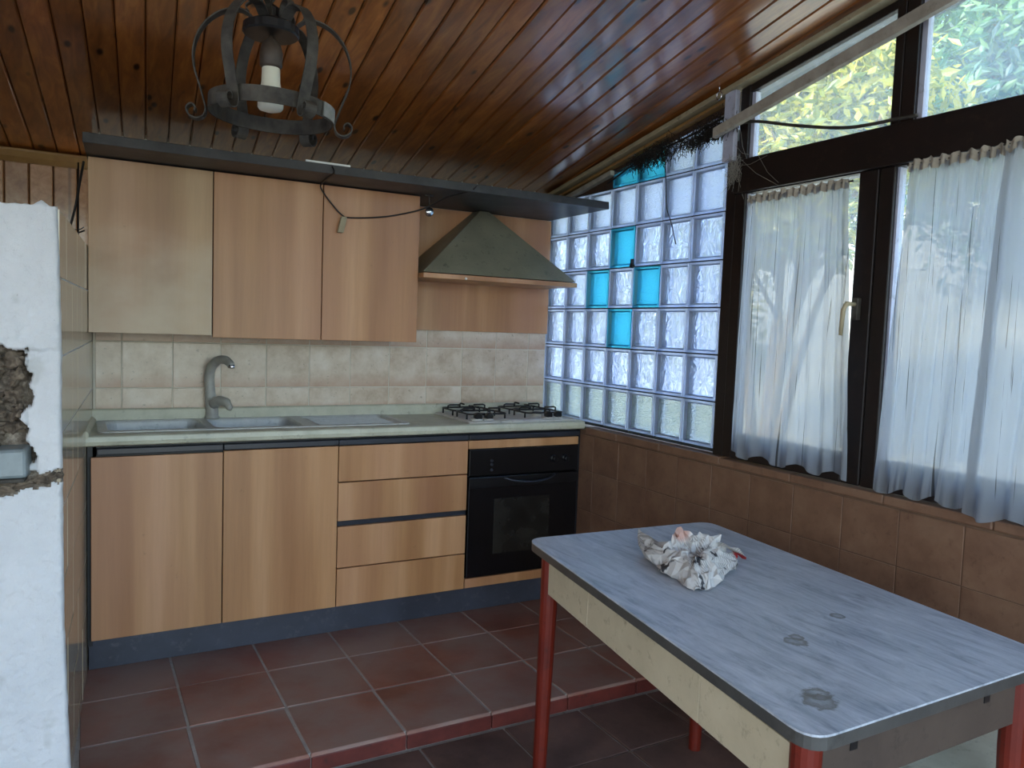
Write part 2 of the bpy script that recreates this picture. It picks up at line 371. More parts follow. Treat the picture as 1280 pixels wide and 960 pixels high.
# outdoors
def leafmat(name, a, b, c):
    s = Mt(name); g = s.N('NewGeometry'); col = s.ramp(g.outputs['Random Per Island'], [(.1, a), (.5, b), (.9, c)])
    d = s.N('BsdfDiffuse'); t = s.N('BsdfTranslucent'); gg = s.N('BsdfGlossy'); gg.inputs['Roughness'].default_value = .35
    s.L(col, d.inputs[0]); s.L(col, t.inputs[0]); m = s.N('MixShader'); m.inputs[0].default_value = .45
    s.L(d.outputs[0], m.inputs[1]); s.L(t.outputs[0], m.inputs[2]); m2 = s.N('MixShader'); m2.inputs[0].default_value = .07
    s.L(m.outputs[0], m2.inputs[1]); s.L(gg.outputs[0], m2.inputs[2]); s.L(m2.outputs[0], s.out.inputs[0]); return s.m
M_leafy = leafmat('yellow_green_leaf', '66781c', 'a3a62a', 'd2c94a')
M_leafg = leafmat('blue_green_leaf', '2c5540', '4c8058', '86ae6c')
M_bark = mottled('bark', '6f5a3a', 'a08a5e', 14, .9, bump=.6)
M_grass = mottled('dry_gravelly_ground', '8f9286', 'b9b7a4', 3, .95, bump=.5)

# ------------------------------------------------------------------ geometry constants
XR = 2.649; YB = .425; PT = .003
def ceil_z(y): return 2.115 - .18 * y
# ================================================================== STRUCTURE
# ---- ceiling: backing slab + planks
slab = B(); hexa(slab, [(-1.3,-4.6,ceil_z(-4.6)+.02),(2.95,-4.6,ceil_z(-4.6)+.02),(2.95,.9,ceil_z(.9)+.02),(-1.3,.9,ceil_z(.9)+.02)] + [(x,y,ceil_z(y)+.08) for x,y in ((-1.3,-4.6),(2.95,-4.6),(2.95,.9),(-1.3,.9))])
ceiling = finish('ceiling', slab, M_backing, kind='structure', label='sloping ceiling of varnished brown pine planks falling towards the kitchen wall', loc=(.7, -1.9, 2.46))
PITCH = .084
def plank_bm(x0, x1, y0, y1, tilt=0.0, step=0.0):
    bm = B(); P = []
    for (y, ) in ((y0,), (y1,)):
        for x, dz in ((x0+.0012, .0055), (x0+.006, 0), (x1-.006, 0), (x1-.0012, .0055), (x1-.0012, .02), (x0+.0012, .02)):
            P.append(bm.verts.new((x + .07 * y, y, ceil_z(y) + dz - step + tilt * (x - (x0+x1)/2))))
    bm.faces.new(P[:6]); bm.faces.new(P[6:][::-1])
    for i in range(6): bm.faces.new((P[i], P[6+i], P[6+(i+1) % 6], P[(i+1) % 6]))
    for nx, xx in (((1,0,0), XR+.02), ((-1,0,0), -1.28)):
        g = bm.verts[:] + bm.edges[:] + bm.faces[:]
        bmesh.ops.bisect_plane(bm, geom=g, plane_co=(xx, 0, 0), plane_no=nx, clear_outer=True)
        es = [e for e in bm.edges if e.is_boundary]
        if es: bmesh.ops.contextual_create(bm, geom=es)
    return bm
k0 = 1.767
for k in range(-34, 16):
    x0 = k0 + k * PITCH
    bm = plank_bm(x0, x0 + PITCH, -4.55, .86, random.uniform(-.02, .02) if k < 0 else random.uniform(-.012, .012), step=.004 if k == 0 else 0)
    if len(bm.verts) < 8: bm.free(); continue
    o = finish('ceiling_plank', bm, M_plank, ceiling)

# ---- floor slab (stepped) + tiles
FL = -.062
bm = B(); box(bm, -1.2, XR, -.855, .72, -.2, -.002); box(bm, -1.2, XR, -4.6, -.855, -.2, FL-.005)
floor = finish('floor', bm, M_floorgrout, kind='structure', label='stepped floor of reddish terracotta tiles with grey joints', loc=(1.5, -.86, -.2))
def shared_tiles(name, mesh_bm, mat, parent, places, bevel=0, jitter=0.0):
    """mesh in local coords; places = world positions (and z-rotation)"""
    me = bpy.data.meshes.new(name); bmesh.ops.recalc_face_normals(mesh_bm, faces=mesh_bm.faces); mesh_bm.to_mesh(me); mesh_bm.free(); me.materials.append(mat)
    for p in places:
        o = bpy.data.objects.new(name, me); C.objects.link(o); o.parent = parent
        o.location = Vector(p[:3]) - org(parent) + Vector((0, 0, 0))
        if len(p) > 3: o.rotation_euler = (0, 0, p[3])
        if jitter: o.rotation_euler.x += random.uniform(-jitter, jitter); o.rotation_euler.y += random.uniform(-jitter, jitter)
def tile_bm(w, d, t, ch=.002):
    """tile lying in local xy, top at z=0, chamfered"""
    bm = B(); bm2 = [(-w/2, -d/2), (w/2, -d/2), (w/2, d/2), (-w/2, d/2)]
    a = [bm.verts.new((x, y, -t)) for x, y in bm2]; b = [bm.verts.new((x, y, -ch)) for x, y in bm2]
    c = [bm.verts.new((x - math.copysign(ch, x), y - math.copysign(ch, y), 0)) for x, y in bm2]
    for p, q in ((a, b), (b, c)):
        for i in range(4): bm.faces.new((p[i], p[(i+1) % 4], q[(i+1) % 4], q[i]))
    bm.faces.new(a[::-1]); bm.faces.new(c); return bm
G = .0085; FP = .3125
xs_f = [.4575 + FP * i for i in range(8)]
cols = [(.35, .4575 + .0)] if False else []
pl = []
for j, (ya, yb_) in enumerate(((-.869, -.5375), (-.5375, -.225), (-.225, .085))):
    for i in range(7):
        x0 = .4575 + FP * i + (.0 if j else -.003)
        pl.append(((x0 + FP/2), (ya + yb_)/2, random.uniform(-.001, .001)))
shared_tiles('floor_tile', tile_bm(FP - G, FP - G, .012), M_floor, floor, pl[7:], jitter=.002)
shared_tiles('floor_tile', tile_bm(FP - G*.7, .3315 - G, .012, .004), M_floor, floor, pl[:7], jitter=.002)
shared_tiles('riser_tile', tile_bm(FP - G, .052, .010), M_floor, floor, [])
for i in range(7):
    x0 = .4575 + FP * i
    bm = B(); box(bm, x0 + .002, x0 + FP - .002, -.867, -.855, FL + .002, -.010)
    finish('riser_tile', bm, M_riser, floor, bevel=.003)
pl = []
for i in range(-5, 7):
    for j in range(12):
        x = .50 + FP * i + FP/2; y = -.872 - FP * j - FP/2
        if x + FP/2 > 2.38: continue
        pl.append((x, y, FL + random.uniform(-.0012, .0012)))
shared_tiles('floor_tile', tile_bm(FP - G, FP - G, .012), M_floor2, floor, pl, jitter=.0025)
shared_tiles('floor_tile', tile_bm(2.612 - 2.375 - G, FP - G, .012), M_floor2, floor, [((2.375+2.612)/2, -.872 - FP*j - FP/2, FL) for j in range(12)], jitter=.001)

# ---- back wall + beige tiles
bm = B(); box(bm, .513, XR + .08, YB, YB + .12, -.06, 2.07)
wall_back = finish('wall_back', bm, M_grout, kind='structure', label='back kitchen wall with beige square tiles behind the worktop', loc=(1.6, YB, 0))
TP = .1928; TG = .0042
rows = ((.925, 1.0225), (1.0225, 1.2153), (1.2153, 1.408))
for (za, zb) in rows:
    for i in range(-1, 11):
        xa = .6176 + TP * i; xb = min(xa + TP, XR)
        xa = max(xa, .52)
        bm = B(); box(bm, xa + TG/2, xb - TG/2, YB - .0022 - random.uniform(0, .0008), YB + .002, za + TG/2, zb - TG/2)
        finish('wall_tile', bm, M_tile, wall_back, loc=(xa, YB, za), bevel=.0015)

# ---- left: low masonry wall, white plaster front, tiled side
def lwx(y): return .483 + .065 * (y + .012)
YF = -.98
def edge_x(z):
    t = [(1.6,.416),(1.45,.421),(1.25,.425),(1.1,.424),(.93,.426),(.75,.4265),(.55,.428),(.3,.436),(.1,.443),(-.07,.452)]
    for (za, xa), (zb, xb) in zip(t, t[1:]):
        if z >= zb: return xb + (xa-xb) * (z-zb)/(za-zb) + .0013 * noise.noise(Vector((3, 7, z*30)))
    return t[-1][1]
def in_niche(x, z):
    w = fr((x*22, 0, z*22)) * .02
    return (x + w < .352 + .006*sin(z*40)) and (.935 < z + w < 1.235)
def in_ledge(x, z):
    w = fr((x*30, 5, z*40)) * .012
    c = .905 + (x - .30) * .16
    return abs(z + w - c) < .020 * (1 - 0.35*(x > .40)) and x > .2
NX, NZ = 90, 360
bm = B(); grid = []
for j in range(NZ + 1):
    z = -.07 + (1.575 + .07) * j / NZ; row = []
    ex = edge_x(z)
    for i in range(NX + 1):
        s_ = i / NX
        x = (-1.2 + (s_/.2) * 1.32) if s_ < .2 else .12 + (ex - .12) * (s_ - .2) / .8
        y = YF + .004 * fr((x*9, 2, z*9)) + .003 * fr((x*42, 9, z*42)) + .0014*fr((x*120, 3, z*120), 2)
        if z > 1.235: y -= .006
        d = ex - x
        if d < .012: y += .012 - math.sqrt(max(0, .012**2 - (.012 - d)**2))
        zz = z
        if j == NZ: zz = z + .005 * fr((x*30, 1, 0)) + .013*max(0, 1-abs(x-.385)/.016)
        if .352 <= x < .40 and .93 < z < 1.23: y += .012 * (1 - (x-.352)/.048)
        if in_niche(x, z): y += .055 + .012 * fr((x*60, 3, z*60))
        elif in_ledge(x, z): y += .010 + .009 * fr((x*90, 4, z*90))
        row.append(bm.verts.new((x, y, zz)))
    grid.append(row)
for j in range(NZ):
    for i in range(NX):
        f = bm.faces.new((grid[j][i], grid[j][i+1], grid[j+1][i+1], grid[j+1][i])); c = f.calc_center_median()
        if in_niche(c.x, c.z) or in_ledge(c.x, c.z): f.material_index = 1
        elif c.z < .16 + .03*fr((c.x*30, 0, 0)) and .395 < c.x + .01*fr((0,0,c.z*60)) < .433: f.material_index = 2
        f.smooth = True
# side + top + back
back = []
for j in range(NZ + 1):
    g = grid[j][NX].co; back.append(bm.verts.new((max(g.x, .42) - .006, YF + .05, g.z)))
for j in range(NZ): bm.faces.new((grid[j][NX], back[j], back[j+1], grid[j+1][NX]))
tb = [bm.verts.new((grid[NZ][i].co.x, .72, 1.575)) for i in range(NX + 1)]
for i in range(NX): bm.faces.new((grid[NZ][i], grid[NZ][i+1], tb[i+1], tb[i]))
hexa(bm, [(-1.2, YF+.1, -.07), (lwx(YF+.1)-.0015, YF+.1, -.07), (lwx(.72)-.0015, .72, -.07), (-1.2, .72, -.07), (-1.2, YF+.1, 1.57), (lwx(YF+.1)-.0015, YF+.1, 1.57), (lwx(.72)-.0015, .72, 1.57), (-1.2, .72, 1.57)])
wall_left = finish('wall_left', bm, [M_plaster, M_broken, M_greyplaster], kind='structure', label='low masonry wall with a rough white plaster face, broken at mid height, and a beige tiled side', loc=(.3, YF, -.06), recalc=False)
# side tiles
ang = math.atan(.065)
edge_rows = [0, .06, .2513, .4441, .6369, .8297, 1.0225, 1.2153, 1.408, 1.573]
for za, zb in zip(edge_rows, edge_rows[1:]):
    for k in range(9):
        ya = YF + .006 + .193 * k; yb_ = min(ya + .193, .72)
        if yb_ - ya < .02: continue
        bm = B(); g = TG / 2; xo = random.uniform(-.0005, .0008)
        a, b = (ya + g), (yb_ - g)
        hexa(bm, [(lwx(a)-.008, a, za+g), (lwx(b)-.008, b, za+g), (lwx(b)+xo, b, za+g), (lwx(a)+xo, a, za+g), (lwx(a)-.008, a, zb-g), (lwx(b)-.008, b, zb-g), (lwx(b)+xo, b, zb-g), (lwx(a)+xo, a, zb-g)])
        finish('side_tile', bm, M_sidetile, wall_left, loc=(lwx(ya), ya, za))
# rubble in the niche
random.seed(11)
def lump(c, rx, ry, rz, seed, det=3, amp=.75):
    bm = B(); bmesh.ops.create_icosphere(bm, subdivisions=det, radius=1)
    for v in bm.verts:
        k = 1 + amp * fr(v.co * 1.3 + Vector((seed, 0, 0))) + .18*fr(v.co*5 + Vector((seed, 3, 0)))
        v.co = Vector(c) + Vector((v.co.x*rx, v.co.y*ry, v.co.z*rz)) * k
    return bm
k = 0
for zc in (.962, 1.0, 1.04, 1.082, 1.122, 1.165, 1.205):
    for xc in (.20, .243, .285, .322):
        x = xc + random.uniform(-.01, .01)
        if zc < 1.01 and x > .29: continue
        finish('stone', lump((x, YF + .045, zc + random.uniform(-.008, .008)), random.uniform(.016, .027), .028, random.uniform(.014, .022), k), M_stone, wall_left, loc=(x, YF+.045, zc)); k += 3
for x, z, rx in ((.30, .90, .03), (.345, .908, .026), (.385, .918, .024), (.41, .925, .014), (.32, .922, .02)):
    finish('stone', lump((x, YF + .008, z), rx, .014, .011, k), M_stone, wall_left, loc=(x, YF+.008, z)); k += 3

# ---- pine boarded wall beyond the low wall
bm = B(); box(bm, -1.2, .6, .72, .8, -.06, 2.0)
wall_rear = finish('wall_rear', bm, M_backing, kind='structure', label='wall of vertical pine boards above and behind the low white wall', loc=(-.3, .75, 0))
x = .634 - .0875 * 22; k = 0
while x < .56:
    x1 = x + .0875
    if x1 > -1.19:
        bm = B(); xa, xb = max(x, -1.19), min(x1, .6)
        pts = [(xa+.001, .712, 1.4), (xa+.005, .705, 1.4), (xb-.005, .705, 1.4), (xb-.001, .712, 1.4), (xb-.001, .722, 1.4), (xa+.001, .722, 1.4)]
        prism(bm, pts, (0, 0, .57)); finish('wall_board', bm, M_backplank, wall_rear, loc=(xa, .71, 1.4))
    x = x1
bm = B(); prism(bm, [(-1.2, .655, 1.975), (-1.2, .655, 1.985), (-1.2, .704, 1.992), (-1.2, .704, 1.935), (-1.2, .69, 1.935), (-1.2, .668, 1.953)], (1.7, 0, 0))
finish('trim_1', bm, M_yelwood, kind='structure', label='yellow quarter-round wooden moulding above the vertical pine boards', bevel=.004, loc=(-.3, .7, 1.93))
# hidden return between pine wall and kitchen back wall
# plain outer walls closing the room behind the camera
bm = B(); box(bm, -1.3, -1.2, -4.6, .8, -.2, 3.1); finish('wall_side', bm, M_plaster, kind='structure', label='plain plastered side wall to the left behind the low wall', loc=(-1.25, -2, 0))
bm = B(); box(bm, -1.3, -.5, -4.72, -4.62, -.2, 3.1); box(bm, 2.3, 2.8, -4.72, -4.62, -.2, 3.1); box(bm, -.5, 2.3, -4.72, -4.62, 2.25, 3.1)  # unseen wall; its wide opening is added to let light in
finish('wall_front', bm, M_plaster, kind='structure', label='plastered wall with a wide opening added behind the viewer to let in light', loc=(1, -4.67, 0))

# ---- right wall: dado, sill, fascia
XD = 2.618
bm = B(); box(bm, XD + .002, XR + .12, -4.6, YB, -.2, .845)
wall_right = finish('wall_right', bm, M_dadogrout, kind='structure', label='low right wall faced with brown square tiles under the windows', loc=(XR, -2, 0))
zr = [-.06, .07, .26, .455, .65, .822]
for za, zb in zip(zr, zr[1:]):
    yk = -.11 + .2 * 2
    for k in range(22):
        ya = YB - .135 - .2 * k - .2; yb_ = ya + .2
        if ya < -4.6: continue
        if yb_ <= -.02 + .0 or True:
            bm = B(); xo = random.uniform(-.001, .001); box(bm, XD + xo, XD + .012, ya + .002, yb_ - .002, za + .002, zb - .002)
            finish('dado_tile', bm, M_dado, wall_right, loc=(XD, ya, za), bevel=.0015)
# sill pieces
ys = [(-.055, -.30), (-.30, -.60), (-.60, -.955), (-.955, -1.30), (-1.30, -1.66), (-1.66, -1.99), (-1.99, -2.35), (-2.35, -2.8), (-2.8, -3.3), (-3.3, -3.9), (-3.9, -4.6)]
sill = empty('trim_2', (XD, -.95, .845), 'brown tiled sill ledge running under the glass blocks and the windows', kind='structure')
for a, b in ys:
    bm = B(); box(bm, XD - .012 + random.uniform(-.002, .002), XR + .02, b + .001, a - .001, .828, .862 if a > -.9 else .858)
    finish('sill_tile', bm, M_dado, sill, bevel=.005)

# ---- glass block window
win = empty('window_1', (XR, -.2, .87), 'wall of square clear and blue glass blocks beside the hob', kind='structure')
HP = .1855; colw = [YB] + [YB - .2 * .93 * .9972 * i for i in range(1, 8)]
rowz = [.878, 1.0641, 1.2496, 1.4351, 1.6206, 1.8061, 1.9916, 2.177]
def cut_top(c):  # height of the top course in each column
    return [None, None, None, 2.085, 2.125, 2.155, 2.175][c]
cyan = {(3, 4), (2, 3), (4, 3), (3, 2), (3, 6), (4, 6)}
TH = .08
mort = B()
box(mort, XR+.012, XR + .07, colw[7] - .006, YB, .866, .881)
for c in range(8):
    y = colw[c]; zt = 1.99 if c < 3 else 2.12
    box(mort, XR + .006, XR + .07, y - .0035, y + .0035, .87, zt if c != 3 else 2.08)
for z in rowz[1:7]: box(mort, XR + .006, XR + .07, colw[7] - .004, YB, z - .0035, z + .0035)
finish('mortar', mort, M_mortar, win)
def glass_block(y0, y1, z0, z1, mats, zl=None):
    """y0 > y1; zl = top height at the y0 side when the block is cut on a slope"""
    g = .003; root = B()
    za, zb = z0 + g, z1 - g; ya, yb_ = y1 + g, y0 - g; ztr = (zl - g) if zl else zb
    rim = .009
    for (xf, dx) in ((XR, .012), (XR + TH - .0, -.012)):
        o = [(ya, za), (yb_, za), (yb_, ztr), (ya, zb)]
        i = [(ya+rim, za+rim), (yb_-rim, za+rim), (yb_-rim, ztr-rim), (ya+rim, zb-rim)]
        i2 = [(ya+rim+.006, za+rim+.006), (yb_-rim-.006, za+rim+.006), (yb_-rim-.006, ztr-rim-.006), (ya+rim+.006, zb-rim-.006)]
        V = [[root.verts.new((xf + (dx if n == 2 else 0), p[0], p[1])) for p in L] for n, L in enumerate((o, i, i2))]
        for n in (0, 1):
            for k in range(4):
                f = root.faces.new((V[n][k], V[n][(k+1) % 4], V[n+1][(k+1) % 4], V[n+1][k])); f.material_index = 1
        f = root.faces.new(V[2]); f.material_index = 0
        if xf == XR: first = V[0]
    for k in range(4):
        f = root.faces.new((first[k], V[0][k], V[0][(k+1) % 4], first[(k+1) % 4])); f.material_index = 1
    return root
for c in range(7):
    for rr in range(7):
        z0, z1 = rowz[rr], rowz[rr+1]; zl = None
        if rr == 6:
            if cut_top(c) is None: continue
            z1 = cut_top(c); zl = cut_top(c) - .03
        if (c, rr) in cyan: mm = [M_bcyan, M_crim]
        elif rr == 0: mm = [M_brip, M_brim]
        elif rr >= 5: mm = [M_bfrost, M_brim]
        else: mm = [M_bwave, M_brim]
        bm = glass_block(colw[c], colw[c+1], z0, z1, mm, zl)
        finish('glass_block', bm, mm, win, loc=(XR, colw[c], z0), label='blue glass block' if (c, rr) in cyan else None)
# fascia between the blocks and the ceiling
bm = B()
prism(bm, [(XR+.01, YB, 1.996), (XR+.01, -.124, 1.996), (XR+.01, -.124, 2.06), (XR+.01, -.13, ceil_z(-.13)), (XR+.01, YB, ceil_z(YB))], (.06, 0, 0))
prism(bm, [(XR+.01, -.13, 2.07), (XR+.01, -.87, 2.19), (XR+.01, -.87, ceil_z(-.87)), (XR+.01, -.13, ceil_z(-.13))], (.06, 0, 0))
finish('trim_3', bm, M_darkwood, kind='structure', label='dark brown fascia board between the glass blocks and the sloping ceiling', loc=(XR, -.2, 2.05))
def slope_batten(name, y0, y1, dz0, dz1, x0, x1, mat, label, dzb0=None, dzb1=None):
    b0 = dz0 if dzb0 is None else dzb0; b1 = dz1 if dzb1 is None else dzb1
    bm = B(); hexa(bm, [(x0,y0,ceil_z(y0)-b1),(x1,y0,ceil_z(y0)-b1),(x1,y1,ceil_z(y1)-dz1),(x0,y1,ceil_z(y1)-dz1),(x0,y0,ceil_z(y0)-b0),(x1,y0,ceil_z(y0)-b0),(x1,y1,ceil_z(y1)-dz0),(x0,y1,ceil_z(y1)-dz0)])
    return finish(name, bm, mat, kind='structure', label=label, bevel=.003, loc=(x0, (y0+y1)/2, ceil_z((y0+y1)/2)))
slope_batten('trim_4', -4.5, .42, .012, .032, XR-.042, XR+.012, M_creamwood, 'cream wooden moulding along the top of the window wall just under the ceiling')
slope_batten('trim_5', -.9, .42, .040, .054, XR-.022, XR+.012, M_yelwood, 'thin yellow batten under the cream moulding above the glass blocks')
slope_batten('trim_6', -.13, .34, .062, .085, XR-.018, XR+.012, M_greywood, 'short pale batten over the far corner of the glass blocks')

# ---- casement windows and transoms
ZB, ZT, ZR = .862, 1.86, 1.984
def ybox(bm, ya, yb_, za, zb, x0=XR-.02, x1=XR+.06): box(bm, x0, x1, min(ya, yb_), max(ya, yb_), za, zb)
bm = B(); ybox(bm, -.885, -.935, .86, ZT + .2, XR-.01, XR+.07)
finish('trim_7', bm, M_brownwood, kind='structure', label='dark brown post between the glass blocks and the first window', bevel=.003, loc=(XR, -.91, .86))
bm = B(); ybox(bm, -.873, -.93, 1.985, ceil_z(-.9)-.03, XR-.03, XR-.008)
finish('trim_8', bm, M_whitepost, kind='structure', label='short white painted post left of the upper window, above the dark post', bevel=.002, loc=(XR, -.9, 1.985))
bm = B(); ybox(bm, -.935, -4.5, ZT, ZR, XR-.025, XR+.07)
finish('trim_9', bm, M_brownwood, kind='structure', label='thick dark brown horizontal beam between the lower and upper windows', bevel=.004, loc=(XR, -2, ZT))
GB = .955
def casement(n, ya, yb_, label, handle=None):
    """ya > yb_ : whole sash incl. stiles"""
    root = empty('window_%d' % n, (XR, (ya+yb_)/2, ZB), label, kind='structure')
    for a, b in ((ya, ya-.052), (yb_+.07, yb_)):
        bm = B(); ybox(bm, a, b, ZB, ZT, XR-.012, XR+.045); finish('stile', bm, M_brownwood, root, bevel=.004)
    bm = B(); ybox(bm, ya-.052, yb_+.07, ZB, GB, XR-.012, XR+.045); finish('bottom_rail', bm, M_brownwood, root, bevel=.004)
    bm = B(); ybox(bm, ya-.052, yb_+.07, ZT-.004, ZT, XR-.012, XR+.045); finish('top_rail', bm, M_brownwood, root)
    bm = B()
    for a, b in ((ya-.052, ya-.060), (yb_+.078, yb_+.07)): ybox(bm, a, b, GB, ZT-.004, XR+.0, XR+.03)
    finish('glazing_bead', bm, M_whitepost, root, label='pale glazing bead')
    bm = B(); ybox(bm, ya-.05, yb_+.068, GB-.005, ZT-.002, XR+.012, XR+.017); finish('pane', bm, M_pane, root)
    return root
w2 = casement(2, -.935, -1.548, 'left casement window with dark brown frame behind the first thin curtain')
w3 = casement(3, -1.552, -2.62, 'wide casement window with dark brown frame at the right edge behind the second curtain')
casement(4, -2.64, -3.6, 'casement window further along the right wall towards the viewer')
casement(8, -3.6, -4.5, 'unseen casement window added at the end of the right wall to let in more light')  # added out of view, so more light grazes the white wall
# handle
bm = B(); box(bm, XR-.03, XR-.011, -1.515, -1.495, 1.39, 1.46); finish('handle_plate', bm, M_iron2, w2, bevel=.003)
bm = B(); tube(bm, [(XR-.03, -1.505, 1.44), (XR-.062, -1.50, 1.44), (XR-.066, -1.492, 1.42), (XR-.066, -1.488, 1.34)], [.007, .008, .008, .006], 8)
finish('window_handle', bm, M_creamwood, w2, smooth=True, label='pale lever handle')
# transoms
def transom(n, ya, yb_, label):
    root = empty('window_%d' % n, (XR, (ya+yb_)/2, ZR), label, kind='structure')
    za, zb = ceil_z(ya) - .034, ceil_z(yb_) - .034
    def quad(bm, y0, y1, zlo0, zlo1, zhi0, zhi1, x0, x1):
        hexa(bm, [(x0,y0,zlo0),(x1,y0,zlo0),(x1,y1,zlo1),(x0,y1,zlo1),(x0,y0,zhi0),(x1,y0,zhi0),(x1,y1,zhi1),(x0,y1,zhi1)])
    bm = B(); quad(bm, ya, ya-.045, ZR, ZR, za, za+.0081, XR-.008, XR+.05); finish('stile', bm, M_brownwood, root, bevel=.003)
    bm = B(); quad(bm, yb_+.032, yb_, ZR, ZR, zb-.0058, zb, XR-.008, XR+.05); finish('stile', bm, M_brownwood, root, bevel=.003)
    bm = B(); quad(bm, ya, yb_, za-.028, zb-.028, za, zb, XR-.004, XR+.05); finish('top_rail', bm, M_brownwood, root, bevel=.003)
    bm = B(); quad(bm, ya-.045, ya-.062, ZR, ZR, za-.02, za-.02, XR+.005, XR+.03); quad(bm, ya-.045, yb_+.032, ZR, ZR, ZR+.008, ZR+.008, XR+.005, XR+.03)
    finish('glazing_bead', bm, M_whitepost, root, label='pale glazing bead')
    bm = B(); quad(bm, ya-.04, yb_+.03, ZR, ZR, za-.01, zb-.01, XR+.014, XR+.019); finish('pane', bm, M_pane, root)
transom(5, -.935, -1.603, 'slanted upper window pane left of the thin mullion, with bright yellow leaves outside')
transom(6, -1.605, -2.62, 'slanted upper window pane at the top right corner')
transom(7, -2.64, -3.6, 'slanted upper window pane further along the right wall')
transom(9, -3.6, -4.5, 'unseen slanted upper window pane added at the end of the right wall to let in more light')  # added with the casement below it, for more light

# ================================================================== KITCHEN UNITS
WD = .4561; X0 = .4962; W3 = .5988; W4 = .5996
xs = [X0, X0+WD, X0+2*WD, X0+2*WD+W3, X0+2*WD+W3+W4]
ZK, ZD = .127, .809
# kickboard
bm = B(); box(bm, .492, 2.60, .048, .062, .002, ZK-.004)
finish('kick_board', bm, M_kick, loc=(1.5, .055, 0), label='long blue-grey kick board at the foot of the base cabinets', cat='kick board')
def carcass(name, x0, x1, label, cat='cabinet', group=None):
    root = empty(name, ((x0+x1)/2, .2, ZK-.004), label, cat, group)
    bm = B(); t = .016; y1 = YB - .022
    box(bm, x0+.001, x0+t, .022, y1, ZK-.004, .845); box(bm, x1-t, x1-.001, .022, y1, ZK-.004, .845)
    box(bm, x0+t, x1-t, .022, y1, ZK-.004, ZK+.012); box(bm, x0+t, x1-t, y1-.01, y1, ZK+.012, .80)
    box(bm, x0+t, x1-t, .026, .036, .70, .845)
    finish('body', bm, M_carcass, root)
    bm = B(); box(bm, x0+.001, x1-.001, -.006, .0215, .815, .838); finish('rail', bm, M_rail, root, bevel=.003, label='blue-black finger rail above the fronts')
    return root
def front(root, name, x0, x1, z0, z1, mat=M_ven, tilt=0, **kw):
    bm = B(); box(bm, x0, x1, 0, .019, z0, z1)
    return finish(name, bm, mat, root, bevel=.0015, loc=(x0 + .0, 0, z0), **kw)
c1 = carcass('base_cabinet', .4962+.02, xs[1], 'left base cabinet under the sink with a plain beech door beside the white wall')
bm = B(); box(bm, .488, .505, .024, .05, .10, .845); finish('filler_strip', bm, M_carcass, c1)
front(c1, 'door', .499, xs[1]-.002, ZK, ZD-.003)
c2 = carcass('base_cabinet', xs[1], xs[2], 'second base cabinet with a plain beech door, between the sink cabinet and the drawers')
front(c2, 'door', xs[1]+.002, xs[2]-.002, ZK, ZD+.002)
c3 = carcass('drawer_cabinet', xs[2], xs[3], 'base cabinet with four beech drawer fronts left of the oven')
for za, zb in ((.660, ZD+.001), (.493, .655), (.293, .468), (ZK, .288)):
    d = front(c3, 'drawer', xs[2]+.002, xs[3]-.002, za, zb)
bm = B(); box(bm, xs[2]+.002, xs[3]-.002, .010, .0215, .470, .490); finish('rail', bm, M_rail, c3, label='blue-black finger rail above the third drawer')
c4 = carcass('oven_cabinet', xs[3], xs[4], 'base cabinet housing the black built-in oven at the right end')
front(c4, 'panel', xs[3]+.002, xs[4]-.004, .772, ZD+.001); front(c4, 'panel', xs[3]+.002, xs[4]-.004, ZK, .170)
bm = B(); box(bm, xs[4], XD - .002, .006, .03, .04, .845); finish('filler_strip', bm, M_carcass, c4)
# oven
ov = empty('built_in_oven', ((xs[3]+xs[4])/2, .2, .175), 'black built-in oven under the hob', 'oven')
xa, xb = xs[3]+.005, xs[4]-.006
bm = B(); box(bm, xs[3]+.018, xs[4]-.018, .024, .38, .176, .69); finish('body', bm, M_black, ov)
bm = B(); box(bm, xa, xb, -.004, .022, .646, .769); finish('control_panel', bm, M_ovenface, ov, bevel=.003)
bm = B(); box(bm, xa, xb, -.004, .022, .174, .641)
finish('oven_door', bm, M_ovenface, ov, bevel=.004)
odoor = ov.children[-1] if False else [c for c in ov.children if c.name.startswith('oven_door')][0]
bm = B(); box(bm, 2.145, 2.447, -.0065, -.004, .275, .535); finish('glass', bm, M_ovglass, odoor, bevel=.002, label='smoky glass window')
bm = B(); box(bm, xa, xb, -.0095, -.004, .59, .638); finish('top_band', bm, M_black, odoor, bevel=.002)
bm = B(); tube(bm, smooth_path([(2.19, -.008, .632), (2.25, -.032, .617), (2.33, -.036, .611), (2.41, -.032, .617), (2.47, -.008, .634)], 5), .005, 8)
finish('handle', bm, M_rail, odoor, smooth=True, label='curved grey bar handle')
for x in (2.464, 2.53):
    bm = B(); lathe(bm, (x, -.004, .708), [(.019, 0), (.018, .004), (.015, .006), (.014, .020), (.012, .022)], 20, 'y'); box(bm, x-.003, x+.003, -.031, -.02, .694, .722); finish('knob', bm, M_black, ov, smooth=False)
bm = B()
for i, z in enumerate((.715, .698, .672)): lathe(bm, (2.125, -.004, z), [(.007, 0), (.007, .006), (.005, .008)], 12, 'y')
finish('button', bm, M_rail, ov)
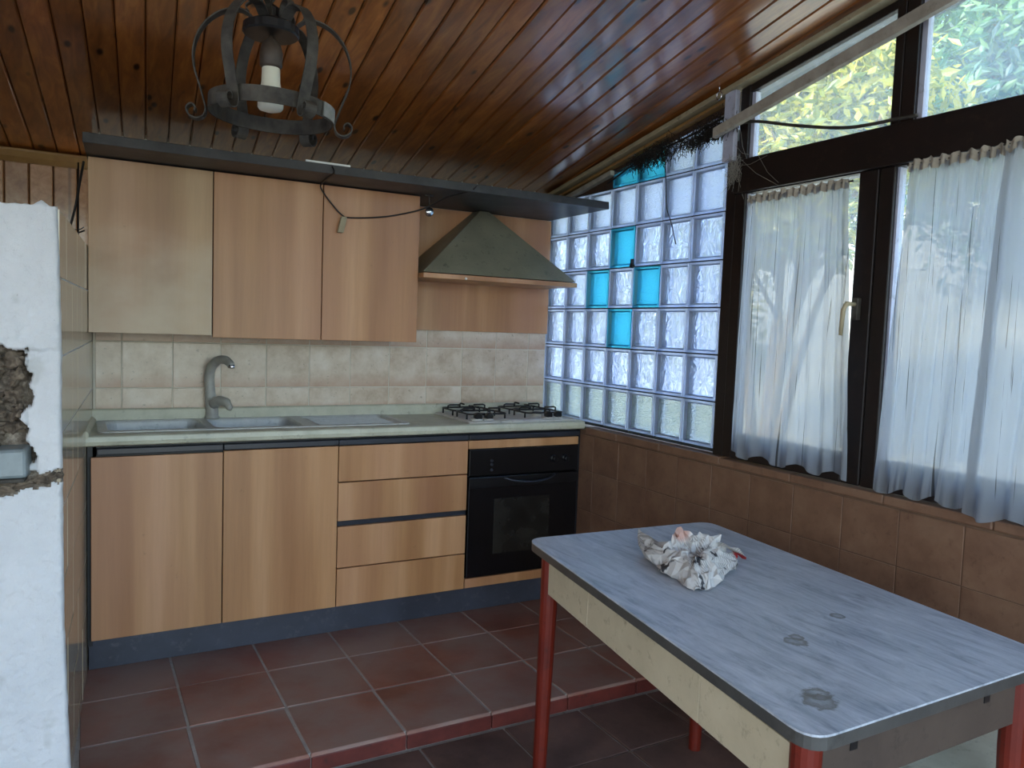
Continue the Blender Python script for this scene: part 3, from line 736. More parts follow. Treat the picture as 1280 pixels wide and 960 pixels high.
# ---- worktop with sink cut-outs
ZC = .8886; ZU = .9386
bowls = [(.555, .905, .075, .375), (.935, 1.285, .075, .375)]
def rrect(x0, x1, y0, y1, r, n=6):
    P = []
    for cx, cy, a0 in ((x1-r, y1-r, 0), (x0+r, y1-r, 90), (x0+r, y0+r, 180), (x1-r, y0+r, 270)):
        for k in range(n+1): a = R(a0 + 90*k/n); P.append((cx + r*cos(a), cy + r*sin(a)))
    return P
wt = empty('worktop', (1.56, .2, .855), 'long cream speckled worktop over the base cabinets', 'worktop')
bm = B()
def wbox(x0, x1, y0, y1): box(bm, x0, x1, y0, y1, .853, ZC)
XW = XD - .002
# pieces around a rectangular opening for the sink
wbox(.480, .525, -.022, YB-.008); wbox(1.745, XW, -.022, YB-.008); wbox(.525, 1.745, -.022, .045); wbox(.525, 1.745, .405, YB-.008)
bmesh.ops.remove_doubles(bm, verts=bm.verts, dist=1e-5)
finish('slab', bm, M_worktop, wt)
bm = B(); prism(bm, [(.478, -.022, .850), (.478, -.030, .854), (.478, -.033, .868), (.478, -.030, .884), (.478, -.022, ZC)], (XW-.478, 0, 0)); finish('front_edge', bm, M_worktop, wt, smooth=False)
bm = B(); prism(bm, [(.51, YB-.0075, ZC), (.51, YB-.024, ZC), (.51, YB-.024, ZU-.006), (.51, YB-.018, ZU), (.51, YB-.0075, ZU)], (XW-.51, 0, 0)); finish('upstand', bm, M_worktop, wt)
bm = B(); prism(bm, [(.462, -.032, .872), (.476, -.032, .872), (.494, -.03, .872), (.492, -.03, .900), (.478, -.03, .912), (.470, -.03, .912)], (.032, .42, 0)); finish('end_strip', bm, M_seat, wt, bevel=.003)
# sink
sk = empty('kitchen_sink', (1.1, .2, ZC), 'grey double-bowl sink with ribbed drainer set into the left of the worktop', 'sink')
def ring_plate(bm, outer, inners, z):
    from mathutils.geometry import tessellate_polygon
    loops = [[Vector((x, y, z)) for x, y in outer]] + [[Vector((x, y, z)) for x, y in L] for L in inners]
    tri = tessellate_polygon(loops); flat = [v for L in loops for v in L]; vs = [bm.verts.new(v) for v in flat]
    for t in tri:
        try: bm.faces.new([vs[i] for i in t])
        except ValueError: pass
bm = B(); outer = rrect(.523, 1.747, .043, .407, .03)
inn = [rrect(*b, .05) for b in bowls]; dr = rrect(1.335, 1.72, .075, .375, .03)
ring_plate(bm, outer, inn + [dr], ZC + .004)
n0 = len(outer); vsT = [bm.verts.new((x, y, ZC+.004)) for x, y in outer]; vsB = [bm.verts.new((x, y, ZC-.01)) for x, y in outer]
for i in range(n0): bm.faces.new((vsT[i], vsB[i], vsB[(i+1) % n0], vsT[(i+1) % n0]))
bmesh.ops.remove_doubles(bm, verts=bm.verts, dist=1e-6)
finish('rim', bm, M_sink, sk)
for b in bowls:
    bm = B(); L = []
    for d, z in ((0, ZC+.004), (.004, ZC-.004), (.012, ZC-.08), (.022, ZC-.125), (.05, ZC-.135)):
        L.append([bm.verts.new((x, y, z)) for x, y in rrect(b[0]+d, b[1]-d, b[2]+d, b[3]-d, .05)])
    for p, q in zip(L, L[1:]):
        for i in range(len(p)): bm.faces.new((p[i], p[(i+1) % len(p)], q[(i+1) % len(p)], q[i]))
    bm.faces.new(L[-1]); bw = finish('bowl', bm, M_sink, sk, smooth=False)
    bm = B(); lathe(bm, ((b[0]+b[1])/2, (b[2]+b[3])/2, ZC-.1345), [(.04, 0), (.04, .002), (.03, .003), (.028, .001)], 20); finish('strainer', bm, M_chrome, bw)
bm = B(); L = [[bm.verts.new((x, y, z)) for x, y in rrect(1.335+d, 1.72-d, .075+d, .375-d, .03)] for d, z in ((0, ZC+.004), (.006, ZC-.004))]
for i in range(len(L[0])): bm.faces.new((L[0][i], L[0][(i+1) % len(L[0])], L[1][(i+1) % len(L[0])], L[1][i]))
bm.faces.new(L[1])
for k in range(11): box(bm, 1.36, 1.69, .10 + .024*k, .108 + .024*k, ZC-.006, ZC+.0005)
finish('drainer', bm, M_sink, sk)
# faucet
fc = empty('kitchen_faucet', (.962, .392, ZC+.004), 'grey enamelled mixer tap with a high curved spout behind the sink', 'faucet')
bm = B(); lathe(bm, (.965, .388, ZC+.004), [(.030, 0), (.031, .006), (.026, .014), (.025, .075), (.022, .09)], 20); finish('base', bm, M_faucet, fc, smooth=True)
bm = B(); tube(bm, smooth_path([(.960, .392, .93), (.957, .392, 1.0), (.952, .385, 1.07), (.958, .365, 1.115), (.978, .33, 1.145), (1.000, .285, 1.150), (1.013, .25, 1.138), (1.017, .24, 1.128)], 5), [.022]*6 + [.021]*6 + [.020]*8 + [.018]*8 + [.016]*8, 12)
finish('spout', bm, M_faucet, fc, smooth=True)
bm = B(); lathe(bm, (1.018, .238, 1.118), [(.013, 0), (.014, .003), (.014, .014), (.011, .016)], 14); finish('nozzle', bm, M_chrome, fc, smooth=True, label='small chrome nozzle')
bm = B(); tube(bm, smooth_path([(.968, .375, .958), (.985, .34, .972), (1.01, .30, .968), (1.022, .275, .940)], 4), [.024]*3 + [.022]*3 + [.020]*3 + [.014]*3 + [.006], 10)
finish('lever', bm, M_faucet, fc, smooth=True)
# hob
hb = empty('gas_hob', (2.31, .22, ZC), 'enamelled four-burner gas hob with black pan supports at the right of the worktop', 'hob')
hx0, hx1, hy0, hy1 = 2.005, 2.585, -.005, .40
bm = B(); L = [[bm.verts.new((x, y, z)) for x, y in rrect(hx0+d, hx1-d, hy0+d, hy1-d, .012, 3)] for d, z in ((0, ZC+.0005), (0, ZC+.006), (.012, ZC+.012), (.022, ZC+.009))]
for p, q in zip(L, L[1:]):
    for i in range(len(p)): bm.faces.new((p[i], p[(i+1) % len(p)], q[(i+1) % len(p)], q[i]))
bm.faces.new(L[-1]); finish('plate', bm, M_hobplate, hb)
bu = [(2.125, .125, .03), (2.125, .30, .022), (2.44, .13, .024), (2.44, .30, .034)]
for x, y, rr_ in bu:
    bm = B(); lathe(bm, (x, y, ZC+.008), [(rr_*1.6, 0), (rr_*1.55, .004), (rr_, .006), (rr_, .015), (rr_*1.05, .016)], 24); b_ = finish('burner', bm, M_hobplate, hb)
    bm = B(); lathe(bm, (x, y, ZC+.024), [(rr_*1.05, 0), (rr_*1.05, .005), (rr_*.8, .008)], 24); finish('burner_cap', bm, M_iron, b_)
for kx in (2.062, 2.118, 2.44, 2.492):
    bm = B(); lathe(bm, (kx, .034, ZC+.008), [(.030, 0), (.027, .010), (.021, .012)], 18); kb = finish('knob_collar', bm, M_hobplate, hb, smooth=True)
    bm = B(); v0 = (kx, .022, ZC+.028); lathe(bm, v0, [(.019, -.012), (.019, .004), (.017, .010), (.015, .012)], 18, 'y'); finish('knob', bm, M_black, kb, smooth=False)
zg = ZC + .046
for gx0, gx1 in ((2.035, 2.235), (2.345, 2.55)):
    for gy0, gy1 in ((.065, .212), (.222, .375)):
        bm = B(); r0 = .0042; cx, cy = (gx0+gx1)/2, (gy0+gy1)/2
        ring = [(x, y, zg - .012) for x, y in rrect(gx0, gx1, gy0, gy1, .02, 3)]; tube(bm, ring + [ring[0]], r0, 6)
        for (ax, ay) in ((gx0, cy), (gx1, cy), (cx, gy0), (cx, gy1)):
            dx, dy = (cx-ax)*.62, (cy-ay)*.62
            tube(bm, [(ax, ay, zg-.012), (ax, ay, zg+.004), (ax+dx*.15, ay+dy*.15, zg+.008), (ax+dx, ay+dy, zg+.007)], r0, 6)
        for (ax, ay) in ((gx0, gy0+.02), (gx1, gy0+.02), (gx0, gy1-.02), (gx1, gy1-.02)): tube(bm, [(ax, ay, zg-.012), (ax, ay, ZC+.009)], r0, 6)
        finish('pan_support', bm, M_iron, hb, smooth=True)
# ---- wall cabinets
YW = .118; ZW0, ZW1 = 1.251, 1.897; WW = .4328; XW0 = .4916
labs = ['left wall cabinet with a bleached, sun-faded beech door', 'middle wall cabinet with a brown beech door, between the other two', 'right wall cabinet next to the cooker hood, its beech door crossed by a hanging wire']
for i in range(3):
    x0 = XW0 + WW*i; x1 = x0 + WW; rt = empty('wall_cabinet', ((x0+x1)/2, .27, ZW0), labs[i], 'cabinet')
    bm = B(); box(bm, x0+(.024 if i == 0 else .001), x1-.001, YW+.0205, YB-.008, ZW0+.008, ZW1); finish('body', bm, M_carcass, rt, bevel=.001)
    za = ZW0 + (.004 if i == 0 else -.004)
    bm = B(); box(bm, x0+.002, x1-.002, YW, YW+.019, za, ZW1-.004); finish('door', bm, M_ven2 if i == 0 else M_ven, rt, loc=(x0, YW, 1.5), bevel=.0015)
# right cheek of the last cabinet
# panel on the wall behind the hood
bm = B(); box(bm, XW0+3*WW+.001, XR-.001, YB-.020, YB-.0075, 1.302, ZW1-.002)
finish('hood_back_panel', bm, M_ven, loc=(2.2, YB-.01, 1.302), label='pale beech panel fixed on the wall behind the cooker hood', cat='panel', bevel=.001)
# shelf board
bm = B(); hexa(bm, [(.474, -.112, 1.899), (XR-.002, -.112, 1.899), (XR-.002, YB-.002, 1.899), (.474+.03, YB-.002, 1.899), (.474, -.108, 1.934), (XR-.002, -.108, 1.934), (XR-.002, YB-.002, 1.934), (.474+.03, YB-.002, 1.934)])
finish('cornice_board', bm, M_board, loc=(1.5, .1, 1.899), label='long dusty black board lying across the wall cabinets up to the glass blocks', cat='shelf', bevel=.002)
bm = B(); box(bm, 1.225, 1.40, -.107, -.100, 1.9345, 1.9415); finish('white_rod', bm, M_white, loc=(1.31, -.08, 1.9345), label='thin white rod lying on the edge of the black board', cat='rod')
# ---- cooker hood
hd = empty('cooker_hood', (2.23, .2, 1.545), 'olive-grey pyramid cooker hood over the gas hob', 'cooker hood')
hx0, hx1, hy = 1.797, 2.60, .075
hx0 = XW0+3*WW + .004
def canopy():
    bm = B(); b = [(hx0, YB-.021, 1.558), (hx1, YB-.021, 1.558), (hx1, hy, 1.562), (hx0+.0, hy, 1.562)]
    t = [(2.185, YB-.022, 1.896), (2.255, YB-.022, 1.896), (2.245, YB-.085, 1.896), (2.195, YB-.085, 1.896)]
    hexa(bm, b + t); return bm
finish('canopy', canopy(), M_hood, hd, bevel=.002)
bm = B(); box(bm, hx0, hx1+.004, hy-.006, YB-.021, 1.536, 1.558); finish('rim', bm, M_ven, hd, bevel=.002, label='wooden strip along the lower edge')
bm = B(); lathe(bm, (2.0, hy-.006, 1.530), [(.006, 0), (.006, .004), (.004, .006)], 12, 'y')
bmesh.ops.translate(bm, verts=bm.verts, vec=(0, 0, .012)); finish('button', bm, M_white, hd, label='small white button')
# ---- small lamp under the board, hanging wires
sp = empty('puck_light', (1.823, .09, 1.899), 'small round chrome light hanging on a wire under the black board beside the hood', 'lamp')
bm = B(); box(bm, 1.80, 1.84, .09, .10, 1.893, 1.8985); tube(bm, [(1.822, .095, 1.894), (1.823, .095, 1.845)], .0025, 6); finish('bracket', bm, M_iron2, sp)
bm = B(); bmesh.ops.create_uvsphere(bm, u_segments=16, v_segments=10, radius=.021); bmesh.ops.scale(bm, vec=(1, .7, 1), verts=bm.verts); bmesh.ops.translate(bm, vec=(1.823, .095, 1.826), verts=bm.verts)
finish('lamp_head', bm, M_chrome, sp, smooth=True)
hw = empty('hanging_wire', (1.6, .08, 1.80), 'thin black wire with a beige connector looped across the right wall cabinet', 'wire')
bm = B(); tube(bm, smooth_path([(1.325, -.118, 1.925), (1.33, -.118, 1.90), (1.335, .06, 1.89), (1.345, .105, 1.87), (1.40, .108, 1.805), (1.437, .108, 1.773), (1.46, .108, 1.767), (1.55, .108, 1.775), (1.66, .108, 1.795), (1.79, .09, 1.835), (1.86, .0, 1.88), (1.93, -.10, 1.905), (1.95, -.119, 1.925)], 5), .0032, 6)
finish('cord', bm, M_cable, hw, smooth=True)
bm = B(); hexa(bm, [(1.413, .094, 1.700), (1.438, .094, 1.700), (1.438, .112, 1.700), (1.413, .112, 1.700), (1.428, .094, 1.768), (1.453, .094, 1.768), (1.453, .112, 1.768), (1.428, .112, 1.768)]); finish('connector', bm, M_creamwood, hw, bevel=.003, label='beige terminal connector')
# cables left of the cabinets
cb = empty('loose_cables', (.46, .3, 1.6), 'loose black cables hanging between the pine boards and the left wall cabinet', 'cable')
bm = B(); tube(bm, smooth_path([(.481, .25, 1.895), (.468, .28, 1.82), (.455, .3, 1.74), (.437, .3, 1.66), (.432, .3, 1.648)], 5), .0045, 6); finish('cable', bm, M_cable, cb, smooth=True)
bm = B(); tube(bm, smooth_path([(.432, .3, 1.648), (.445, .3, 1.636), (.462, .3, 1.632), (.484, .3, 1.642)], 5), .003, 6)
tube(bm, smooth_path([(.434, .3, 1.645), (.448, .3, 1.642), (.468, .3, 1.645), (.482, .3, 1.655)], 5), .002, 6); finish('cable', bm, M_cable, cb, smooth=True)
bm = B(); tube(bm, [(.463, .32, 1.90), (.462, .32, 1.577)], .003, 6); finish('cable', bm, M_cable, cb, smooth=True)

# ================================================================== TABLE
TZ = .70
A = Vector((1.632, -1.187)); Bp = Vector((2.315, -1.222)); Cc = Vector((2.192, -2.372)); D = Vector((1.458, -2.378))
tb_root = empty('kitchen_table', (1.9, -1.79, FL), 'worn table with a grey marbled top, cream apron and red legs', 'table')
def rounded_poly(P, r, n=6):
    out = []
    for i, p in enumerate(P):
        a = (P[i-1]-p).normalized(); b = (P[(i+1) % len(P)]-p).normalized()
        s0 = p + a*r; s1 = p + b*r
        for k in range(n+1):
            t = k/n; out.append((1-t)**2*s0 + 2*t*(1-t)*p + t*t*s1)
    return out
RP = rounded_poly([A, Bp, Cc, D], .055)
def plate(P, z0, z1, name, mat, parent, **kw):
    bm = B(); prism(bm, [(p.x, p.y, z0) for p in P], (0, 0, z1-z0)); return finish(name, bm, mat, parent, **kw)
plate(RP, TZ-.004, TZ, 'tabletop', M_table, tb_root)
plate(rounded_poly([A, Bp, Cc, D], .055), TZ-.026, TZ-.004, 'top_edge', M_edge, tb_root, label='dark grey edge band')
cen = (A+Bp+Cc+D)/4
def inset(p, d): 
    v = (cen-p); return p + Vector((math.copysign(d, v.x), math.copysign(d, v.y)))
legs = [inset(A, .052), inset(Bp, .052), inset(Cc, .052), inset(D, .052)]
for p in legs:
    bm = B(); out = (p-cen).normalized()*.012
    tube(bm, [(p.x+out.x, p.y+out.y, FL), (p.x, p.y, .50), (p.x, p.y, TZ-.027)], [.020, .026, .026], 16); finish('leg', bm, M_red, tb_root, smooth=False)
    for f in tb_root.children[-1:] if False else []: pass
def apron(p, q, off, z0, z1, name, mat, t=.018, s0=.0, s1=1.0, **kw):
    d = (q-p); nrm = Vector((d.y, -d.x)).normalized()
    if nrm.dot((p+q)/2-cen) < 0: nrm = -nrm
    a = p + d*s0 + nrm*off; b = p + d*s1 + nrm*off
    bm = B(); hexa(bm, [(a.x, a.y, z0), (b.x, b.y, z0), (b.x-nrm.x*t, b.y-nrm.y*t, z0), (a.x-nrm.x*t, a.y-nrm.y*t, z0), (a.x, a.y, z1), (b.x, b.y, z1), (b.x-nrm.x*t, b.y-nrm.y*t, z1), (a.x-nrm.x*t, a.y-nrm.y*t, z1)])
    return finish(name, bm, mat, tb_root, bevel=.0012, **kw)
pl_ = [legs[0], legs[3]]
apron(legs[0], legs[3], .010, .552, TZ-.030, 'apron', M_apronend, .018, .022, .978)  # dark backing makes the gaps between the drawer fronts show dark
for s0, s1, zs in ((.02, .262, .648), (.264, .735, .664), (.737, .98, .648)):
    apron(legs[0], legs[3], .013, .548, zs, 'drawer_front', M_apron, .006, s0, s1)
    apron(legs[0], legs[3], .013, zs + .0022, TZ-.0275, 'apron_strip', M_apron, .006, s0, s1)
apron(legs[3], legs[2], .010, .560, TZ-.028, 'apron', M_apronend, .018, .035, .965, label='brown end apron with its shade put into the colour')
apron(legs[1], legs[2], .010, .560, TZ-.028, 'apron', M_apron, .018, .022, .978)
apron(legs[0], legs[1], .010, .560, TZ-.028, 'apron', M_apron, .018, .035, .965)
dq = (legs[2]-legs[3])
for s_ in (.17, .80):
    p = legs[3] + dq*s_; bm = B(); box(bm, p.x-.009, p.x+.009, p.y-.0118, p.y-.009, .627, .641); finish('screw_hole_plate', bm, M_iron, tb_root)  # thin dark plate standing in for a screw hole
# crumpled newspaper
random.seed(5)
npz = empty('crumpled_newspaper', (1.9, -1.62, TZ), 'crumpled sheet of printed newspaper lying on the marbled table', 'newspaper')
OUT = [(1.856,-1.431,.748),(1.81,-1.54,.724),(1.788,-1.611,.71),(1.794,-1.668,.705),(1.771,-1.745,.703),(1.8,-1.764,.703),(1.854,-1.754,.705),(1.921,-1.709,.71),(1.977,-1.683,.715),(2.033,-1.647,.72),(2.02,-1.623,.735),(1.996,-1.617,.765),(1.974,-1.609,.785),(1.948,-1.597,.778),(1.921,-1.579,.79),(1.903,-1.557,.79),(1.866,-1.56,.785),(1.836,-1.582,.765),(1.826,-1.552,.75),(1.839,-1.488,.752)]
OP = smooth_path(OUT + [OUT[0]], 4)[:-1]; hollow = Vector((1.868, -1.655, TZ+.020))
bm = B(); gr = []; NO = len(OP); NV = 10
for j in range(NV + 5):
    row = []
    for i, o_ in enumerate(OP):
        u = i / NO; pl = abs(((u*15 + .35*sin(u*23)) % 1) - .5)*2; rad = Vector((o_.x-hollow.x, o_.y-hollow.y, 0)); rn = rad.normalized(); tn = Vector((-rn.y, rn.x, 0))
        low = max(0, min(1, (.745 - o_.z)/.03))
        if j <= NV:
            t = j / NV; p = hollow.lerp(o_, t); p.z += low*.046*sin(pi*min(1, t**.75)) - (1-low)*.012*sin(pi*t)
        else:
            t = 1.0; q = (j-NV)/4; p = o_ + rn*.012*sin(q*pi) - rn*.03*q; p.z = o_.z*(1-q) + (TZ+.002)*q
        k = .25 + .75*min(1, t)
        p += (Vector((0, 0, 1))*.6 + rn*.4)*(.024*(pl-.5)*k) + tn*.006*sin(u*60+t*6)*k
        f1 = noise.cell(Vector((u*26+t*2, t*5.5, 2)))
        p += Vector((fr((u*18, t*4, 1)), fr((u*18, t*4, 6)), fr((u*18, t*4, 9))))*.009 + Vector((random.uniform(-1,1), random.uniform(-1,1), random.uniform(-1,1)))*.0055*k
        p.z = max(p.z, TZ+.0015 + .0004*(j % 2)); row.append(bm.verts.new(p))
    gr.append(row)
for j in range(len(gr)-1):
    for i in range(NO):
        a_, b_, c2_, d_ = gr[j][i], gr[j][(i+1) % NO], gr[j+1][(i+1) % NO], gr[j+1][i]
        if (i+j) % 2: bm.faces.new((a_, b_, c2_)); bm.faces.new((a_, c2_, d_))
        else: bm.faces.new((a_, b_, d_)); bm.faces.new((b_, c2_, d_))
bm.faces.new(gr[0][::-1])
finish('crumpled_sheet', bm, M_news, npz, recalc=False)
def flap(pts, name):
    bm = B(); rows_ = []
    for i, (c, h) in enumerate(pts):
        c = Vector(c); h = Vector(h); rows_.append([bm.verts.new(c + h*k + Vector((0, 0, .005*((i+q) % 2) + .003*random.random()))) for q, k in enumerate((-1, -.4, .2, 1))])
    for a, b in zip(rows_, rows_[1:]):
        for k in range(3): bm.faces.new((a[k], a[k+1], b[k+1], b[k]))
    for v in bm.verts: v.co.z = max(v.co.z, TZ+.002)
    finish(name, bm, M_news, npz, recalc=False)
flap([((1.858,-1.425,.750), (.004,.004,.010)), ((1.85,-1.45,.745), (.008,.004,.016)), ((1.842,-1.49,.738), (.010,.004,.016)), ((1.838,-1.53,.738), (.014,.006,.016)), ((1.84,-1.57,.742), (.02,.01,.016))], 'torn_flap')
flap([((1.985,-1.65,.760), (.018,-.022,-.006)), ((2.01,-1.645,.745), (.02,-.024,-.012)), ((2.03,-1.64,.733), (.016,-.02,-.012)), ((2.046,-1.635,.724), (.010,-.014,-.010)), ((2.056,-1.632,.716), (.005,-.008,-.006))], 'torn_flap')
# stool under the far end
st = empty('stool', (2.24, -2.11, FL), 'cream-topped stool pushed under the near right end of the table', 'stool')
P4 = [Vector((1.93, -1.92)), Vector((2.54, -1.94)), Vector((2.53, -2.285)), Vector((1.93, -2.283))]
plate(rounded_poly(P4, .03, 4), .378, .40, 'seat', M_seat, st, bevel=.002)
for p in P4:
    c_ = Vector((2.24, -2.11)); q = p + (c_-p)*.14; bm = B(); tube(bm, [(p.x*.96+c_.x*.04, p.y*.96+c_.y*.04, FL), (q.x, q.y, .377)], [.014, .018], 12); finish('leg', bm, M_red, st, smooth=False)
for i in range(4):
    a = P4[i] + (Vector((2.24, -2.11))-P4[i])*.15; b = P4[(i+1) % 4] + (Vector((2.24, -2.11))-P4[(i+1) % 4])*.15
    d = (b-a).normalized(); n = Vector((-d.y, d.x))*.008; bm = B(); prism(bm, [(a.x-n.x, a.y-n.y, .33), (b.x-n.x, b.y-n.y, .33), (b.x+n.x, b.y+n.y, .33), (a.x+n.x, a.y+n.y, .33)], (0, 0, .047)); finish('apron', bm, M_apron, st)

# ================================================================== CURTAINS
def curtain(name, y0, y1, yb0, yb1, zt, zb, folds, label, seed, xb=2.612, amp=.012, group=None):
    bm = B(); NU, NV = 150, 60; g = []
    for j in range(NV+1):
        t = j/NV; row = []
        for i in range(NU+1):
            u = i/NU; y = (y0+(y1-y0)*u)*(1-t) + (yb0+(yb1-yb0)*u)*t
            ph = u*folds*2*pi + 1.3*sin(u*5+seed) ; a = amp*(.55+.7*t)
            x = xb + a*.62*(sin(ph)+.35*sin(2*ph+seed)) + .002*sin(ph*2.3+seed) + .004*fr((u*9, t*2, seed)) - .012*t
            y += .006*sin(ph*.5+t*2) + .004*fr((u*3, t*3, seed+4))
            z = zt + (zb-zt)*t
            if j == 0: z += .004*sin(ph*2.1)+.004*fr((u*14, 0, seed))
            z += t*t*.012*sin(ph*.5+seed)
            if t < .03: x += .004*sin(i*1.9)
            row.append(bm.verts.new((x, y, z)))
        g.append(row)
    for j in range(NV):
        for i in range(NU): bm.faces.new((g[j][i], g[j][i+1], g[j+1][i+1], g[j+1][i]))
    root = empty(name, (xb, (y0+y1)/2, zt), label, 'curtain', group)
    finish('cloth', bm, M_curtain, root, smooth=True, recalc=False)
    # gathered dusty heading
    bm = B(); gg = []
    for j in range(4):
        row = []
        for i in range(NU+1):
            u = i/NU; y = y0+(y1-y0)*u; ph = u*folds*2*pi*2.2
            row.append(bm.verts.new((xb - .004 + .005*sin(ph) + .002*sin(j*2), y, zt + .014 - .010*j + .004*sin(ph*.7+seed) + .003*fr((u*30, j*.4, seed)))))
        gg.append(row)
    for j in range(3):
        for i in range(NU): bm.faces.new((gg[j][i], gg[j][i+1], gg[j+1][i+1], gg[j+1][i]))
    finish('heading', bm, M_greywood, root, smooth=True, recalc=False, label='gathered dusty heading tape')
    bm = B(); tube(bm, [(xb+.004, y0+.01, zt+.004), (xb+.004, y1-.01, zt+.004)], .003, 6); finish('rod', bm, M_iron2, root)
curtain('curtain', -1.03, -1.462, -1.02, -1.527, 1.826, .885, 7, 'thin white curtain hanging on the left casement window beside the glass blocks', 1)
curtain('curtain', -1.668, -1.975, -1.635, -1.93, 1.845, .875, 5, 'thin white curtain just right of the dark central mullion', 4, amp=.010)
curtain('curtain', -1.955, -2.48, -1.92, -2.50, 1.85, .862, 8, 'thin white curtain at the right edge of the picture, overlapping its neighbour', 9, xb=2.595, amp=.016)

# ================================================================== LANTERN
LC = Vector((.868, -1.2, 1.824))
ln = empty('hanging_lantern', (LC.x, LC.y, 2.32), 'rusty wrought-iron lantern with curled straps and one white bulb hanging from the plank ceiling', 'lamp')
tilt = Matrix.Rotation(R(2), 4, 'Y')
def rt(p): return LC + (tilt @ Vector(p))
def ringband(bm, r, z0, z1, t=.004, n=48):
    rings = []
    for rr2, z in ((r, z0), (r+t, z0), (r+t, z1), (r, z1)):
        rings.append([bm.verts.new(rt((rr2*cos(2*pi*k/n), rr2*sin(2*pi*k/n), z))) for k in range(n)])
    for a in range(4):
        p, q = rings[a], rings[(a+1) % 4]
        for k in range(n): bm.faces.new((p[k], p[(k+1) % n], q[(k+1) % n], q[k]))
bm = B(); ringband(bm, .140, -.018, .018); finish('lower_ring', bm, M_iron2, ln, smooth=False)
bm = B(); n=10
arc = [(.1455*cos(a), .1455*sin(a)) for a in [R(-50+4*k) for k in range(11)]]
vs = [[bm.verts.new(rt((x*s_, y*s_, z))) for x, y in arc] for s_, z in ((1, -.016), (1.02, -.016), (1.02, .017), (1, .017))]
for a in range(4):
    p, q = vs[a], vs[(a+1) % 4]
    for k in range(10): bm.faces.new((p[k], p[k+1], q[k+1], q[k]))
finish('ring_patch', bm, M_ironpale, ln, label='pale worn patch of the ring')
bm = B(); 
for k in range(1): lathe(bm, LC + Vector((-.004, 0, .175)), [(.062, .0), (.066, .004), (.064, .022), (.04, .034), (.022, .04), (.022, .062), (.012, .07)], 24)
finish('cap', bm, M_iron, ln, smooth=False)
for k in range(6):
    a = R(45 + 60*k); rad = Vector((cos(a), sin(a), 0)); tng = Vector((-sin(a), cos(a), 0))
    prof = [(.048, .205), (.07, .222), (.10, .222), (.135, .205), (.165, .170), (.180, .125), (.178, .08), (.163, .035), (.152, .0), (.148, -.018), (.154, -.034), (.170, -.040), (.186, -.032), (.190, -.017), (.180, -.008), (.171, -.014), (.172, -.024)]
    P = smooth_path([rt(rad*r2 + Vector((0, 0, z))) for r2, z in prof], 3)
    bm = B(); strap(bm, P, tilt.to_3x3() @ tng, .027, .0032); finish('strap', bm, M_iron2, ln)
    P = smooth_path([rt(rad*r2 + Vector((0, 0, z))) for r2, z in ((.045, .200), (.030, .215), (.034, .240), (.055, .248), (.07, .236), (.062, .222))], 3)
    bm = B(); strap(bm, P, tilt.to_3x3() @ tng, .016, .003); finish('scroll', bm, M_iron2, ln)
sc_ = LC + Vector((-.003, 0, 0))
bm = B(); lathe(bm, sc_ + Vector((0, 0, .100)), [(.022, 0), (.026, .004), (.027, .035), (.022, .055), (.010, .068), (.005, .072), (.005, .09)], 18); finish('bulb_holder', bm, M_socket, ln, smooth=True)
bm = B(); lathe(bm, sc_ + Vector((0, 0, .008)), [(.012, -.010), (.026, -.006), (.030, .0), (.030, .012), (.026, .035), (.022, .06), (.021, .09), (.018, .097)], 20); finish('bulb', bm, M_bulb, ln, smooth=True, label='white bulb')
# chain
zc = LC.z + .245; k = 0
while zc < ceil_z(-1.2) - .04:
    bm = B(); hx = Vector((1, 0, 0)) if k % 2 else Vector((0, 1, 0)); P = [LC + Vector((-.004, 0, zc-LC.z)) + hx*.009*cos(a) + Vector((0, 0, 1))*.017*sin(a) for a in [2*pi*i/12 for i in range(13)]]
    tube(bm, P, .0025, 6, cap=False); finish('chain_link', bm, M_iron2, ln, smooth=True); zc += .026; k += 1
bm = B(); lathe(bm, (LC.x-.004, LC.y, ceil_z(-1.2)-.035), [(.006, 0), (.03, .01), (.045, .03), (.046, .040)], 18); finish('ceiling_rose', bm, M_iron2, ln, smooth=True)

# ================================================================== BITS BY THE WINDOWS
bm = B(); y0, y1 = -.90, -2.1
hexa(bm, [(2.54, y0, 2.062), (2.562, y0, 2.062), (2.562, y1, 2.062+.21*1.2), (2.54, y1, 2.062+.21*1.2), (2.54, y0, 2.098), (2.562, y0, 2.098), (2.562, y1, 2.104+.21*1.2), (2.54, y1, 2.104+.21*1.2)])
finish('loose_batten', bm, M_greywood, loc=(2.55, -1.5, 2.18), label='long dusty white batten hanging slantwise across the upper windows', cat='batten', bevel=.002)
bm = B(); tube(bm, smooth_path([(2.61, -.94, 2.115), (2.60, -1.06, 2.099), (2.60, -1.25, 2.045), (2.60, -1.453, 1.998), (2.605, -1.62, 1.990), (2.615, -1.68, 1.990)], 6), .0055, 8)
finish('conduit', bm, M_iron2, smooth=True, loc=(2.60, -1.3, 2.0), label='thin bent grey conduit in front of the upper window, above the dark beam', cat='pipe')
bm = B(); c_ = Vector((XR-.060, -.872, 2.232)); tube(bm, [c_ + Vector((0, .013*cos(a), .016*sin(a))) for a in [2*pi*i/14 for i in range(15)]], .0025, 6, cap=False)
tube(bm, [c_+Vector((0,0,.016)), c_+Vector((0,0,.045))], .002, 6)
finish('hook', bm, M_chrome, smooth=True, loc=c_, label='small metal ring hook on the fascia beside the white post', cat='hook')
